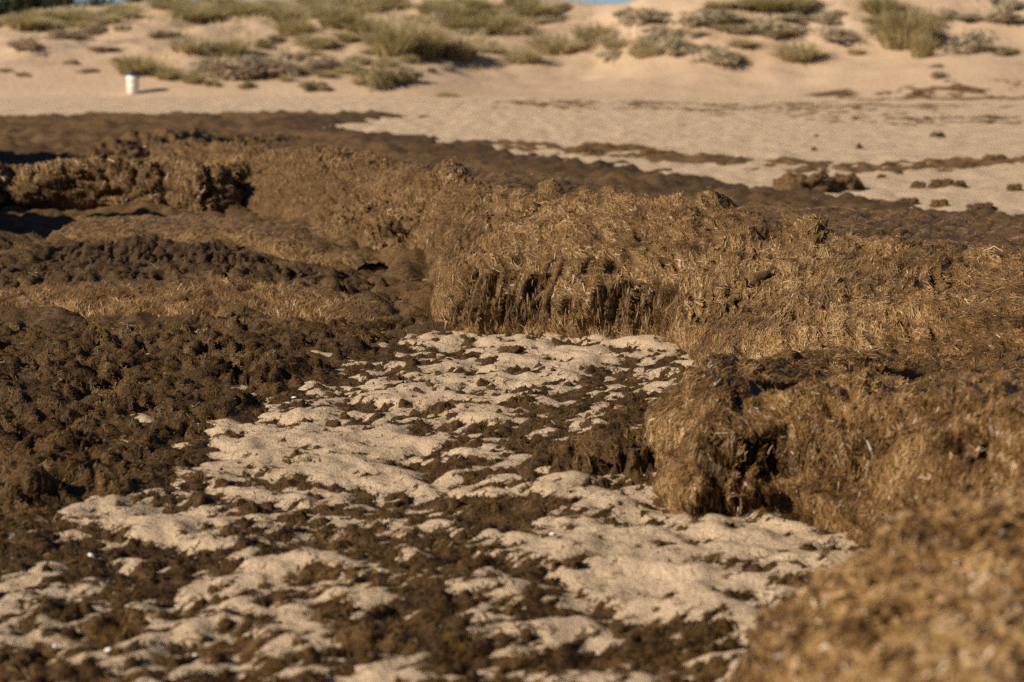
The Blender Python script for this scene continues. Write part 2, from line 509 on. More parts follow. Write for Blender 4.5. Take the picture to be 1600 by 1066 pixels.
def on_dune(px, py):
    d = ray(px, py)
    t = np.linspace(74, 119, 900)
    x, y, z = d[0] / d[1] * t, t, CAMH + d[2] / d[1] * t
    gz = dune_z(x, y)
    hit = np.where(z <= gz)[0]
    k = hit[0] if len(hit) else int(np.argmin(z - gz))
    return np.array([x[k], y[k], gz[k]])

# ================================================================== SEAGRASS BANKS
def back_of(c, dx, dy, z): return (c[0] + dx, c[1] + dy, z)

# ---- the long middle bank and its continuation to the left rear
def st(foot, crest, bdx, bdy, bz, bulge): return (foot, crest, (crest[0] + bdx, crest[1] + bdy, bz), bulge)
A = [st(g(235, 322), pt(235, 222, 27), 0.0, 7, 0.10, 0.0),
     st(g(370, 342), pt(370, 228, 25), 0.3, 7, 0.12, 0.02),
     st(g(470, 375), pt(490, 238, 22), 0.8, 7, 0.15, 0.03),
     st(g(560, 408), pt(600, 250, 19.8), 1.2, 6, 0.2, 0.03),
     st(g(632, 415), pt(668, 268, 17.8), 1.5, 5.5, 0.25, 0.06),
     st(g(684, 448), pt(722, 288, 16.0), 1.6, 5.2, 0.26, 0.12),
     st(g(688, 503), pt(775, 302, 15.0), 1.7, 5, 0.28, 0.20),
     st(g(715, 520), pt(835, 303, 14.4), 1.6, 5, 0.3, 0.20),
     st(g(800, 522), pt(925, 306, 13.9), 1.6, 5, 0.3, 0.20),
     st(g(905, 525), pt(1020, 308, 13.6), 1.7, 5, 0.3, 0.18),
     st(g(1000, 530), pt(1120, 320, 13.3), 1.8, 5, 0.3, 0.16),
     st(g(1062, 545), pt(1235, 348, 12.9), 2.0, 5, 0.3, 0.12),
     st(g(1095, 585), pt(1360, 384, 12.3), 2.2, 5, 0.28, 0.04),
     st((1.05, 9.9), pt(1480, 392, 11.8), 2.6, 5, 0.26, 0.02),
     st((1.6, 9.2), pt(1610, 398, 11.4), 3.0, 5, 0.25, 0.02),
     st((2.5, 8.7), (4.0, 11.1, 0.60), 3.2, 5, 0.25, 0.02),
     st((3.6, 8.3), (5.4, 10.9, 0.60), 3.4, 5, 0.25, 0.02)]
PA, tA, uA = sweep(A, 820, 150, 56)
PA = lumps(PA, 0.055, 11)
# ragged crest
cm = np.exp(-((tA - 5.0) / 0.45) ** 2)[:, None]
f1, f2 = worley(PA[..., 0] / 0.22, PA[..., 1] / 0.22, PA[..., 2] / 0.22, 71)
PA[..., 2] += cm * (0.12 * (0.5 - f1) + 0.07 * noise(PA[..., 0] * 2.3, PA[..., 1] * 2.3, 0, 72))
for px, py, r, dpt in [(805, 325, 0.20, 0.07), (850, 315, 0.12, 0.05), (1215, 362, 0.11, 0.12), (1185, 395, 0.10, 0.09), (1290, 372, 0.07, 0.09), (1250, 368, 0.06, -0.07), (1225, 345, 0.07, -0.05),
                       (780, 380, 0.16, 0.03), (975, 420, 0.10, 0.05), (1340, 395, 0.08, 0.05), (640, 330, 0.2, 0.06), (620, 365, 0.25, 0.05), (1130, 460, 0.3, 0.03), (560, 320, 0.3, 0.05),
                       (1330, 560, 0.10, 0.12), (1480, 440, 0.2, 0.05), (1100, 330, 0.10, 0.04), (1272, 352, 0.08, -0.07), (1110, 316, 0.12, -0.05), (860, 300, 0.12, -0.05), (700, 262, 0.22, -0.06), (520, 238, 0.3, -0.06), (1400, 390, 0.12, -0.05), (1180, 430, 0.06, 0.06), (1000, 370, 0.05, 0.05), (930, 350, 0.06, 0.05), (1500, 470, 0.07, 0.06), (1420, 500, 0.06, 0.05)]:
    PA = dent(PA, spot(PA, px, py), r, dpt * 1.8)
def fringe(P, boxes, seed, depth=0.17):
    """undercut with hanging tufts: columns of leaves with hollows between them"""
    px, py, dep = to_px(P)
    nh = outward(P)[15:120].mean(0); nh[:, 2] = 0          # one steady outward direction for each column
    pad = np.concatenate([np.repeat(nh[:1], 20, 0), nh, np.repeat(nh[-1:], 20, 0)])
    nh = np.stack([np.convolve(pad[:, q], np.ones(41) / 41, 'valid') for q in range(3)], 1)
    nh = (nh / (np.linalg.norm(nh, axis=1, keepdims=True) + 1e-6))[None]
    along = metres(P)
    M = np.zeros(px.shape)
    for x0, x1, y0, y1, k in boxes:
        jag = 14 * noise(along * 9, 0, 0, seed) + 8 * noise(along * 24, 0, 0, seed + 1)
        m = sm(x0 - 15, x0 + 25, px) * (1 - sm(x1 - 25, x1 + 15, px)) * sm(y0 - 10, y0 + 16, py + jag) * (1 - sm(y1 - 38, y1 + 10, py + jag * 0.5))
        M = np.maximum(M, m * k)
    M = M * (dep > 1) * (np.arange(P.shape[0]) < 150)[:, None]
    z = P[..., 2]
    col = noise(along * 13 + 0.5 * noise(along * 3, z * 4, 0, seed + 6), z * 0.6, 0, seed + 2) + 0.55 * noise(along * 31, z * 1.2, 0, seed + 3)
    return P - nh * (M * (0.01 + depth * sm(-0.22, 0.14, col)))[..., None], M
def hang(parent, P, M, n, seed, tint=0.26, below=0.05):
    """tufts of leaves hanging in columns across the mouth of an undercut"""
    r = np.random.default_rng(seed)
    along = metres(P)
    z = P[..., 2]
    w_ = 0.03 * noise(along * 6, z * 9, 0, seed + 1)
    col = noise((along + w_) * 13, z * 2.2, 0, seed + 2) + 0.55 * noise((along + w_) * 33, z * 3.5, 0, seed + 3)
    ex = sm(0.0, 0.35, col) * sm(0.15, 0.5, M) + 0.5 * sm(0.02, 0.2, M) * (1 - sm(0.3, 0.6, M))
    nrm = outward(P)
    pos, nn, Tu, Tv, ri, ci = strew(P, nrm, n, seed, extra=ex)
    nn = nn.copy(); nn[:, 2] = 0.12; nn /= np.linalg.norm(nn, axis=1, keepdims=True)
    pos = pos - nn * (np.abs(r.normal(0, 0.035, n)))[:, None] - np.array([0, 0, below]) * r.random((n, 1))
    T = np.array([0, 0, -1.0]) + r.normal(0, 0.16, (n, 3)); T -= nn * (T * nn).sum(1, keepdims=True)
    T /= np.linalg.norm(T, axis=1, keepdims=True)
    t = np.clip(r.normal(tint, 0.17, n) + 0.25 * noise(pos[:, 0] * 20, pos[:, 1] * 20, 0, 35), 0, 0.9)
    return ribbons('leaf_strand', parent, pos, T, nn, r.uniform(0.03, 0.09, n), r.uniform(0.003, 0.007, n), t, S_DRY, lift=0.004, curl=0.25, seed=seed)
PA0 = PA.copy()
PA, MA = fringe(PA, [(697, 860, 428, 510, 1.0), (850, 965, 408, 455, 0.55), (930, 1062, 446, 522, 1.0), (865, 930, 470, 505, 0.4), (620, 690, 370, 420, 0.4)], 401, 0.20)
bank = link('seagrass_bank', new_mesh('seagrass_bank', PA.reshape(-1, 3), grid_quads(*PA.shape[:2]), DRY, uv=bank_uv(PA)),
            label='long tan brown bank of dried seagrass with undercut front, across the middle', cat='seagrass bank')
angA = 0.55 + 0.35 * sm(600, 1300, to_px(PA)[0]); angA = angA * (1 - sm(0.1, 0.5, MA))
wildA = np.repeat((0.10 + 0.6 * sm(4.4, 5.4, tA))[:, None], PA.shape[1], 1)
exA = 0.25 + 0.75 * sm(330, 760, to_px(PA)[0])
exA = exA * (1 - 0.35 * sm(0.15, 0.5, MA))
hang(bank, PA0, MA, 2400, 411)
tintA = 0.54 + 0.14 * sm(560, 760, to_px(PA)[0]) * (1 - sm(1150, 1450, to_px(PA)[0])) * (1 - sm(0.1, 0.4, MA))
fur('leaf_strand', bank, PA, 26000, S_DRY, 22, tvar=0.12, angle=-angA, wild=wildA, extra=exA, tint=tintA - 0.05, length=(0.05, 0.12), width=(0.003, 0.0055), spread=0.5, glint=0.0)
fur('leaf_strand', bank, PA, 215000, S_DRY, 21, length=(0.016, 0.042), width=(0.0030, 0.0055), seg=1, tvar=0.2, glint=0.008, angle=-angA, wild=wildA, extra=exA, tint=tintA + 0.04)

# ---- the nearer right-hand bank with the rounded nose
B = [st((1.55, 10.2), (1.65, 9.7, 0.25), 0.5, -0.3, 0.30, 0.0),
     st((1.10, 9.75), (1.30, 9.30, 0.33), 0.8, -0.1, 0.27, 0.0),
     st((0.86, 9.25), (1.02, 8.95, 0.38), 0.9, 0.3, 0.27, 0.04),
     st(g(1040, 700), (0.90, 8.60, 0.40), 1.1, 0.7, 0.27, 0.06),
     st(g(1040, 762), (0.90, 8.32, 0.42), 1.2, 0.9, 0.27, 0.08),
     st(g(1068, 812), (0.95, 8.10, 0.43), 1.25, 1.1, 0.27, 0.11),
     st(g(1150, 812), pt(1190, 602, 8.1), 1.2, 1.3, 0.27, 0.10),
     st(g(1232, 803), pt(1300, 605, 8.1), 1.2, 1.5, 0.28, 0.09),
     st(g(1310, 838), pt(1405, 622, 7.6), 1.4, 1.6, 0.34, 0.07),
     st((1.28, 6.6), (1.72, 7.05, 0.57), 1.7, 1.6, 0.46, 0.04),
     st((1.42, 5.9), (1.90, 6.30, 0.63), 2.0, 1.5, 0.5, 0.02),
     st((1.70, 5.2), (2.25, 5.50, 0.66), 2.2, 1.4, 0.5, 0.02),
     st((2.10, 4.6), (2.80, 4.80, 0.66), 2.4, 1.4, 0.5, 0.02)]
PB, tB, uB = sweep(B, 480, 150, 60)
PB = lumps(PB, 0.062, 31, 0.03, 0.22)
for px, py, r, dpt in [(1205, 690, 0.05, 0.06), (1345, 575, 0.07, 0.16), (1140, 590, 0.06, 0.06), (1400, 600, 0.08, 0.08), (1530, 700, 0.07, 0.12),
                       (1440, 655, 0.2, 0.05), (1250, 640, 0.15, -0.04), (1110, 640, 0.15, -0.03), (1480, 610, 0.15, -0.05), (1350, 590, 0.10, -0.04)]:
    PB = dent(PB, spot(PB, px, py), r, dpt)
PB0 = PB.copy()
PB, MB = fringe(PB, [(1085, 1215, 690, 765, 1.0), (1075, 1190, 770, 812, 0.6), (1240, 1360, 690, 740, 0.8), (1012, 1030, 720, 765, 0.4)], 431)
PB = dent(PB, spot(PB, 1224, 725), 0.030, 0.10, (1, 1, 3.2))
bankB = link('seagrass_bank', new_mesh('seagrass_bank', PB.reshape(-1, 3), grid_quads(*PB.shape[:2]), DRY, uv=bank_uv(PB)),
             label='rounded golden brown seagrass bank with hanging fringe, at right above the sand', cat='seagrass bank')
angB = np.full(PB.shape[:2], -0.3) * (1 - sm(0.1, 0.5, MB))
wildB = np.repeat((0.18 + 0.5 * sm(4.0, 5.2, tB))[:, None], PB.shape[1], 1)
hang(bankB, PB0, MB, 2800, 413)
fur('leaf_strand', bankB, PB, 12000, S_DRY, 24, angle=angB, wild=wildB, tint=0.44, tvar=0.12, length=(0.04, 0.09), width=(0.003, 0.0055), spread=0.5, glint=0.0)
fur('leaf_strand', bankB, PB, 125000, S_DRY, 23, seg=1, width=(0.0028, 0.005), tvar=0.2, glint=0.009, extra=1 - 0.35 * sm(0.15, 0.5, MB), angle=angB, wild=wildB, tint=0.57, length=(0.016, 0.040))

# ---- the blurred mound closest to the camera
Cc = [st((0.15, 2.2), (0.50, 2.1, 0.60), 1.6, 0.3, 0.70, 0.06),
      st((0.25, 2.9), (0.60, 2.9, 0.61), 1.5, 0.2, 0.72, 0.06),
      st((0.36, 3.6), (0.70, 3.5, 0.62), 1.5, 0.0, 0.73, 0.06),
      st((0.46, 4.25), (0.80, 4.0, 0.63), 1.5, -0.3, 0.74, 0.06),
      st((0.62, 4.85), (0.93, 4.5, 0.63), 1.4, -0.7, 0.74, 0.06),
      st((0.90, 5.15), (1.12, 4.75, 0.66), 1.2, -1.0, 0.75, 0.04),
      st((1.25, 5.25), (1.40, 4.80, 0.69), 1.0, -1.1, 0.76, 0.03),
      st((1.75, 5.2), (1.80, 4.70, 0.70), 0.7, -1.0, 0.76, 0.02),
      st((2.4, 4.95), (2.35, 4.50, 0.70), 0.3, -0.9, 0.76, 0.02)]
PC, tC, uC = sweep(Cc, 240, 90, 90)
PC = lumps(PC, 0.06, 51, 0.03, 0.14)
bankC = link('seagrass_mound', new_mesh('seagrass_mound', PC.reshape(-1, 3), grid_quads(*PC.shape[:2]), DRY, uv=bank_uv(PC)),
             label='blurred tan seagrass mound closest to the camera, in the lower right corner', cat='seagrass mound')
fur('leaf_strand', bankC, PC, 42000, S_DRY, 25, seg=1, angle=0.2, wild=0.5, spread=0.6, tint=0.48, tvar=0.28, glint=0.010, length=(0.025, 0.07), width=(0.005, 0.010), dist_scale=False)

# ---- dark lumpy bed on the left
edge = np.array([g(*p)[:2] for p in [(720, 512), (640, 520), (600, 540), (560, 585), (450, 618), (400, 645), (330, 690), (270, 735), (200, 775), (120, 800), (0, 840), (-150, 850), (-500, 860)]])
def poly_sd(x, y, poly):
    """signed distance, positive inside a closed polygon"""
    x = np.asarray(x, float); y = np.asarray(y, float)
    d = np.full(x.shape, 1e9); ins = np.zeros(x.shape, bool)
    n = len(poly)
    for i in range(n):
        a, b = poly[i], poly[(i + 1) % n]
        e = b - a
        t = np.clip(((x - a[0]) * e[0] + (y - a[1]) * e[1]) / (e @ e + 1e-12), 0, 1)
        d = np.minimum(d, (x - a[0] - t * e[0]) ** 2 + (y - a[1] - t * e[1]) ** 2)
        c = ((a[1] > y) != (b[1] > y)) & (x < (b[0] - a[0]) * (y - a[1]) / (b[1] - a[1] + 1e-12) + a[0])
        ins ^= c
    d = np.sqrt(d)
    return np.where(ins, d, -d)
bed_poly = np.concatenate([edge, np.array([[-7.0, 7.4], [-7.0, 12.9], [-0.5, 12.9]])])
wy = np.geomspace(6.2, 13.3, 310)
wx = np.linspace(-0.50, 0.02, 350)
WX = wy[:, None] * wx[None, :]; WY = np.repeat(wy[:, None], len(wx), 1)
def bed_z(x, y):
    sdv = poly_sd(x, y, bed_poly) + 0.10 * noise(x * 3, y * 3, 0, 501) + 0.06 * noise(x * 8, y * 8, 0, 502)
    base = sand_low(x, y) + 0.065 * sm(-0.05, 0.5, sdv) + 0.045 * sm(0.3, 1.6, sdv) * (1 - sm(11.2, 12.6, y)) - 0.09 * (1 - sm(-0.22, 0.0, sdv))
    return base, sdv
WZ, WS = bed_z(WX, WY)
und = 0.055 * noise(WX * 1.4, WY * 1.1, 0, 503)
PW = np.stack([WX, WY, WZ + und * sm(0, 0.3, WS)], -1)
nW = outward(PW)
wc = 0.23
f1, f2 = worley(WX / wc + 1.2 * noise(WX * 3, WY * 3, 0, 6) + 0.35 * noise(WX * 9, WY * 9, 0, 7), WY / wc + 1.2 * noise(WX * 3, WY * 3, 5.5, 8) + 0.4 * noise(WX * 9, WY * 9, 3.5, 9), 0.3, 511)
h1, h2 = worley(WX / 0.065, WY / 0.065, 0.3, 513)
k = sm(-0.05, 0.15, WS)
lm = sm(-0.45, 0.35, noise(WX * 1.6, WY * 1.6, 0, 519))
dz = (0.04 + 0.065 * lm) * (0.5 - f1) + 0.035 * (0.5 - h1) + 0.04 * noise(WX * 10, WY * 10, 0, 515) + 0.02 * noise(WX * 22, WY * 22, 0, 516) + 0.05 * noise(WX * 2.6, WY * 2.2, 0, 520) - (0.02 + 0.05 * lm) * (1 - sm(0, 0.16, f2 - f1)) - 0.06 * sm(0.15, 0.5, noise(WX * 3.1, WY * 3.1, 0, 517))
PW[..., 2] += k * dz
PW[..., 0] += k * 0.03 * noise(WX * 7, WY * 7, 3.3, 518)
PW[..., 1] -= k * 0.06 * (0.5 - f1)
keep = (WS > -0.3)
q = grid_quads(*WX.shape); q = q[keep.ravel()[q].any(1)]
bed = link('seagrass_bed', new_mesh('seagrass_bed', PW.reshape(-1, 3), q, DARK, uv=np.stack([WX, WY], -1).reshape(-1, 2)),
           label='dark lumpy bed of damp seagrass covering the left side of the sand', cat='seagrass bed')
fur('leaf_strand', bed, PW, 95000, S_DARK, 27, seg=1, glint=0.008, wild=0.75, spread=0.8, length=(0.014, 0.036), width=(0.0030, 0.0055), tint=0.44, extra=(WS > -0.03).astype(float))

# ---- low scarps left of the middle bank
T2 = [st(g(-260, 500), pt(-260, 445, 13.6), 0, 3.0, 0.14, 0.02),
      st(g(-60, 502), pt(-60, 448, 13.5), 0, 3.0, 0.15, 0.02),
      st(g(60, 500), pt(60, 443, 13.6), 0, 3.0, 0.18, 0.03),
      st(g(180, 503), pt(180, 438, 13.6), 0, 2.8, 0.20, 0.03),
      st(g(300, 508), pt(300, 437, 13.5), 0, 2.6, 0.20, 0.03),
      st(g(400, 506), pt(400, 440, 13.5), 0, 2.2, 0.12, 0.03),
      st(g(470, 506), pt(470, 447, 13.4), 0.1, 1.8, 0.06, 0.02),
      st(g(560, 510), pt(560, 462, 13.4), 0.1, 1.6, 0.03, 0.02),
      st(g(660, 512), pt(660, 478, 13.4), 0.1, 1.5, 0.02, 0.02)]
PT2, tT, _ = sweep(T2, 330, 50, 60)
topm = sm(4.6, 5.6, tT)[:, None]
PT2 = lumps(PT2, 0.03, 61)
wq = noise(PT2[..., 0] * 2.5, PT2[..., 1] * 2.5, 0, 67); wr_ = noise(PT2[..., 0] * 7, PT2[..., 1] * 7, 0, 68)
f1, f2 = worley(PT2[..., 0] / 0.24 + 1.2 * wq + 0.5 * wr_, PT2[..., 1] / 0.30 + 1.0 * wr_, PT2[..., 2] / 0.3, 63)
PT2[..., 2] += topm * (0.10 * (0.5 - f1) - 0.05 * (1 - sm(0, 0.18, f2 - f1)) + 0.07 * noise(PT2[..., 0] * 1.8, PT2[..., 1] * 1.8, 0, 64) + 0.035 * noise(PT2[..., 0] * 12, PT2[..., 1] * 12, 0, 66))
t2 = link('seagrass_bank', new_mesh('seagrass_bank', PT2.reshape(-1, 3), grid_quads(*PT2.shape[:2]), MID, attrs={'damp': np.repeat(0.75 * topm, PT2.shape[1], 1)}, uv=bank_uv(PT2)),
          label='low seagrass step with a tan face and dark lumpy top, behind the dark bed', cat='seagrass bank')
fur('leaf_strand', t2, PT2, 14000, S_DRY, 29, seg=1, angle=-0.1, wild=0.1, spread=0.3, tint=0.50, extra=np.repeat((1 - sm(4.3, 5.2, tT))[:, None], PT2.shape[1], 1))
fur('leaf_strand', t2, PT2, 12000, S_DARK, 30, seg=1, wild=0.8, spread=0.6, tint=0.55, extra=np.repeat(sm(4.6, 5.4, tT)[:, None], PT2.shape[1], 1))

T1 = [st(g(60, 415), pt(60, 375, 17.0), 0, 2.0, 0.2, 0.02),
      st(g(180, 418), pt(180, 366, 16.9), 0, 2.0, 0.2, 0.02),
      st(g(290, 420), pt(290, 364, 16.8), 0, 2.0, 0.2, 0.03),
      st(g(380, 424), pt(370, 366, 16.7), 0.1, 1.8, 0.18, 0.03),
      st(g(440, 430), pt(430, 374, 16.3), 0.2, 1.6, 0.14, 0.02),
      st(g(490, 436), pt(500, 395, 15.9), 0.3, 1.4, 0.10, 0.02),
      st(g(540, 440), pt(570, 415, 15.6), 0.3, 1.2, 0.06, 0.02)]
PT1, tT1, _ = sweep(T1, 260, 46, 50)
PT1 = lumps(PT1, 0.035, 65, 0.012, 0.2)
t1 = link('seagrass_bank', new_mesh('seagrass_bank', PT1.reshape(-1, 3), grid_quads(*PT1.shape[:2]), TAN, uv=bank_uv(PT1)),
          label='short pale tan seagrass step below the shaded hollow at left', cat='seagrass bank')
fur('leaf_strand', t1, PT1, 9000, S_DRY, 31, seg=1, angle=-0.1, wild=0.15, tint=0.55)

# ---- bouldery heap at the far left
L1 = [st(g(-330, 372), pt(-330, 262, 20.0), 0.2, 2.0, 0.45, 0.05),
      st(g(-160, 362), pt(-160, 258, 20.6), 0.2, 2.0, 0.45, 0.06),
      st(g(-40, 352), pt(-40, 256, 20.9), 0.1, 2.0, 0.42, 0.06),
      st(g(60, 344), pt(55, 258, 21.2), 0, 2.0, 0.42, 0.06),
      st(g(150, 340), pt(140, 258, 21.3), 0, 2.2, 0.40, 0.06),
      st(g(240, 345), pt(225, 250, 21.4), 0, 2.4, 0.36, 0.07),
      st(g(330, 350), pt(305, 255, 21.2), 0, 2.6, 0.30, 0.07),
      st(g(372, 338), pt(348, 268, 21.3), -0.1, 2.4, 0.26, 0.05),
      st(g(392, 318), pt(362, 285, 22.2), -0.4, 1.6, 0.24, 0.02)]
PL, tL, _ = sweep(L1, 320, 90, 44)
wx_ = 0.5 * noise(PL[..., 0] * 1.4, PL[..., 1] * 1.4, PL[..., 2] * 1.4, 77); wz_ = 0.5 * noise(PL[..., 0] * 1.4, PL[..., 1] * 1.4, PL[..., 2] * 1.4 + 9, 79)
f1, f2 = worley(PL[..., 0] / 0.62 + wx_, PL[..., 1] / 0.8, PL[..., 2] / 0.42 + wz_, 75)
h1, h2 = worley(PL[..., 0] / 0.27 + 2 * wx_, PL[..., 1] / 0.3, PL[..., 2] / 0.24 + 2 * wz_, 74)
PL = PL + outward(PL) * ((0.20 * (0.5 - f1) - 0.26 * (1 - sm(0, 0.10, f2 - f1)) * sm(-0.2, 0.3, noise(PL[..., 0] * 1.1, PL[..., 1], PL[..., 2] * 1.1, 73)) + 0.05 * (0.5 - h1) - 0.03 * (1 - sm(0, 0.1, h2 - h1))) * sm(0.2, 1.5, tL)[:, None])[..., None]
PL = lumps(PL, 0.075, 76)
heap = link('seagrass_heap', new_mesh('seagrass_heap', PL.reshape(-1, 3), grid_quads(*PL.shape[:2]), DRY, uv=bank_uv(PL)),
            label='rough eroded seagrass ridge with black gaps in its front, at the far left', cat='seagrass heap')
fur('leaf_strand', heap, PL, 26000, S_DRY, 35, seg=1, wild=0.4, tint=0.55)
L0 = [st((-5.6, 16.8), (-6.1, 17.2, 1.05), -1.0, 0.6, 0.7, 0.05),
      st((-5.2, 17.7), (-5.7, 18.1, 1.40), -1.2, 0.5, 0.8, 0.05),
      st((-5.0, 18.6), (-5.45, 18.8, 1.45), -1.4, 0.5, 0.8, 0.05),
      st((-5.15, 19.5), (-5.6, 19.5, 1.25), -1.4, 0.3, 0.8, 0.05)]
PL0, tL0, _ = sweep(L0, 150, 60, 40)
PL0 = lumps(PL0, 0.10, 78, 0.08, 0.35)
link('seagrass_heap', new_mesh('seagrass_heap', PL0.reshape(-1, 3), grid_quads(*PL0.shape[:2]), DRY, uv=bank_uv(PL0)),
     label='tall seagrass heap just outside the left edge, shading the hollow', cat='seagrass heap')
L2 = [st((-6.3, 22.6), (-6.9, 23.0, 1.35), -1.5, 0.8, 0.9, 0.05),
      st((-6.6, 24.5), (-7.2, 24.6, 1.75), -1.5, 0.8, 0.9, 0.05),
      st((-7.3, 27.5), (-7.9, 27.6, 1.75), -1.5, 0.8, 0.9, 0.05),
      st((-8.2, 30.5), (-8.8, 30.6, 1.4), -1.5, 0.8, 0.8, 0.05),
      st((-9.6, 33.0), (-10.2, 33.0, 0.7), -1.5, 0.8, 0.5, 0.05)]
PL2, _, _ = sweep(L2, 200, 50, 30)
PL2 = lumps(PL2, 0.14, 80, 0.10, 0.5)
link('seagrass_heap', new_mesh('seagrass_heap', PL2.reshape(-1, 3), grid_quads(*PL2.shape[:2]), DRY, uv=bank_uv(PL2)),
     label='tall seagrass ridge beyond the left edge, shading the rear ground', cat='seagrass heap')
L3 = [st(g(150, 262), pt(150, 222, 31.5), 0, 3.0, 0.15, 0.03),
      st(g(220, 258), pt(225, 206, 32.5), 0, 3.0, 0.2, 0.05),
      st(g(290, 252), pt(290, 206, 33.5), 0, 3.0, 0.2, 0.05),
      st(g(360, 244), pt(350, 213, 35), 0.2, 3.0, 0.15, 0.03),
      st(g(440, 234), pt(430, 216, 36.5), 0.5, 3.0, 0.1, 0.03)]
PL3, tL3, _ = sweep(L3, 200, 50, 40)
PL3 = lumps(PL3, 0.08, 82, 0.05, 0.5)
link('seagrass_heap', new_mesh('seagrass_heap', PL3.reshape(-1, 3), grid_quads(*PL3.shape[:2]), DRY, uv=bank_uv(PL3)),
     label='lumpy seagrass rise behind the eroded ridge, left of the long bank', cat='seagrass heap')

# ---- flat mat of seagrass around and behind the banks
mat_poly = np.array([g(*p)[:2] for p in [(-900, 188), (-300, 187), (0, 185), (150, 183), (420, 179), (650, 180), (570, 189), (508, 203), (600, 212), (700, 221), (780, 236), (860, 249), (1000, 266), (1100, 280), (1200, 299),
                                         (1320, 312), (1460, 328), (1600, 341), (2000, 372), (2400, 420), (2400, 560), (1200, 540), (780, 515), (690, 520), (600, 530), (-900, 530)]])
my = np.geomspace(12.2, 58, 300); mx = np.linspace(-0.45, 0.45, 380)
MX = my[:, None] * mx[None, :]; MY = np.repeat(my[:, None], len(mx), 1)
MS = poly_sd(MX, MY, mat_poly)
sdn = MS + (1.0 * noise(MX * 0.9, MY * 0.4, 0, 601) + 1.0 * noise(MX * 2.4, MY * 1.2, 0, 602)) * sm(12, 26, MY)
base = sand_low(MX, MY) - 0.06 + 0.10 * sm(-0.15, 0.2, sdn) + 0.06 * sm(0.2, 1.5, sdn)
f1, f2 = worley(MX / 0.34 + 1.0 * noise(MX * 1.8, MY * 1.8, 0, 6) + 0.4 * noise(MX * 6, MY * 6, 0, 9), MY / 0.42 + 0.9 * noise(MX * 1.8, MY * 1.8, 4, 7), 0.3, 603)
k = sm(0, 0.4, sdn)
big = 0.17 * noise(MX * 0.6, MY * 0.45, 0, 605) + 0.06 * noise(MX * 1.7, MY * 1.3, 0, 606)
MZ = base + k * (big * sm(0.5, 2.5, sdn) + 0.10 * (0.5 - f1) + 0.06 * noise(MX * 3.5, MY * 3.5, 0, 608) + 0.025 * noise(MX * 13, MY * 13, 0, 610) + 0.035 * noise(MX * 6, MY * 6, 0, 607) - 0.03 * (1 - sm(0, 0.2, f2 - f1)))
MZ = MZ - 0.05 * (1 - sm(-0.4, -0.15, sdn))
PM = np.stack([MX, MY, MZ], -1)
q = grid_quads(*MX.shape); q = q[(sdn > -0.6).ravel()[q].any(1)]
mato = link('seagrass_mat', new_mesh('seagrass_mat', PM.reshape(-1, 3), q, MID, attrs={'damp': np.clip((1 - sm(0.3, 2.2, sdn + 0.8 * noise(MX * 0.7, MY * 0.5, 0, 609))) * sm(13.5, 20, MY) + 0.9 * sm(0.1, 0.5, noise(MX * 0.8, MY * 0.5, 0, 611)), 0, 0.62)}, uv=np.stack([MX, MY], -1).reshape(-1, 2)),
            label='flat brown mat of seagrass spread behind and left of the long bank', cat='seagrass mat')
fur('leaf_strand', mato, PM, 60000, S_MID, 37, seg=1, wild=0.7, spread=0.6, tint=0.5, extra=((sdn > 0) & (MY < 36)) * (1 + 2.5 * (MY < 18)))

# ================================================================== LITTER ON THE SAND
GX = np.array([-200, 0, 200, 400, 600, 800, 1000, 1200, 1400, 1800])
GY = np.array([505, 520, 560, 600, 650, 700, 750, 800, 850, 900, 950, 1000, 1060, 1300])
GC = np.array([[1, 1, 1, 1, .95, .6, .7, 1, 1, 1],
               [1, 1, 1, 1, .80, .25, .30, 1, 1, 1],
               [1, 1, 1, .95, .65, .35, .50, 1, 1, 1],
               [1, 1, 1, .85, .45, .60, .70, 1, 1, 1],
               [1, 1, 1, .45, .40, .68, .85, 1, 1, 1],
               [1, 1, .95, .30, .25, .72, .90, 1, 1, 1],
               [1, 1, .85, .50, .35, .70, .60, .9, 1, 1],
               [.95, .92, .45, .60, .50, .75, .15, .6, .8, 1],
               [.85, .85, .45, .70, .80, .60, .25, .20, .5, .7],
               [.75, .72, .58, .48, .80, .55, .20, .25, .4, .6],
               [.60, .55, .60, .45, .85, .75, .25, .60, .5, .6],
               [.60, .62, .40, .58, .85, .48, .58, .60, .6, .6],
               [.6, .75, .48, .72, .66, .48, .62, .62, .6, .6],
               [.6, .6, .6, .6, .6, .6, .6, .6, .6, .6]])
def cover(px, py):
    fx = np.interp(px, GX, np.arange(len(GX))); fy = np.interp(py, GY, np.arange(len(GY)))
    i = np.clip(fx.astype(int), 0, len(GX) - 2); j = np.clip(fy.astype(int), 0, len(GY) - 2)
    a, b = fx - i, fy - j
    return (GC[j, i] * (1 - a) + GC[j, i + 1] * a) * (1 - b) + (GC[j + 1, i] * (1 - a) + GC[j + 1, i + 1] * a) * b
SANDY = [(280, 815, 95, 28), (160, 785, 40, 7), (400, 700, 45, 16), (340, 705, 28, 9), (560, 735, 65, 20), (480, 660, 60, 16), (590, 690, 60, 16), (640, 640, 40, 8), (890, 545, 70, 14), (830, 595, 50, 9),
         (960, 775, 55, 25), (980, 840, 60, 30), (950, 915, 90, 28), (1180, 845, 90, 32), (790, 850, 32, 13), (870, 990, 105, 22), (860, 1045, 60, 12), (440, 885, 55, 14), (290, 935, 60, 16), (270, 990, 60, 22),
         (120, 1022, 55, 11), (30, 915, 40, 8), (475, 980, 30, 15), (560, 1057, 80, 7), (740, 1040, 30, 9), (690, 772, 55, 9), (210, 880, 30, 8), (330, 1035, 60, 12), (720, 540, 40, 8), (1040, 545, 30, 8), (760, 650, 35, 8), (1100, 900, 80, 20)]
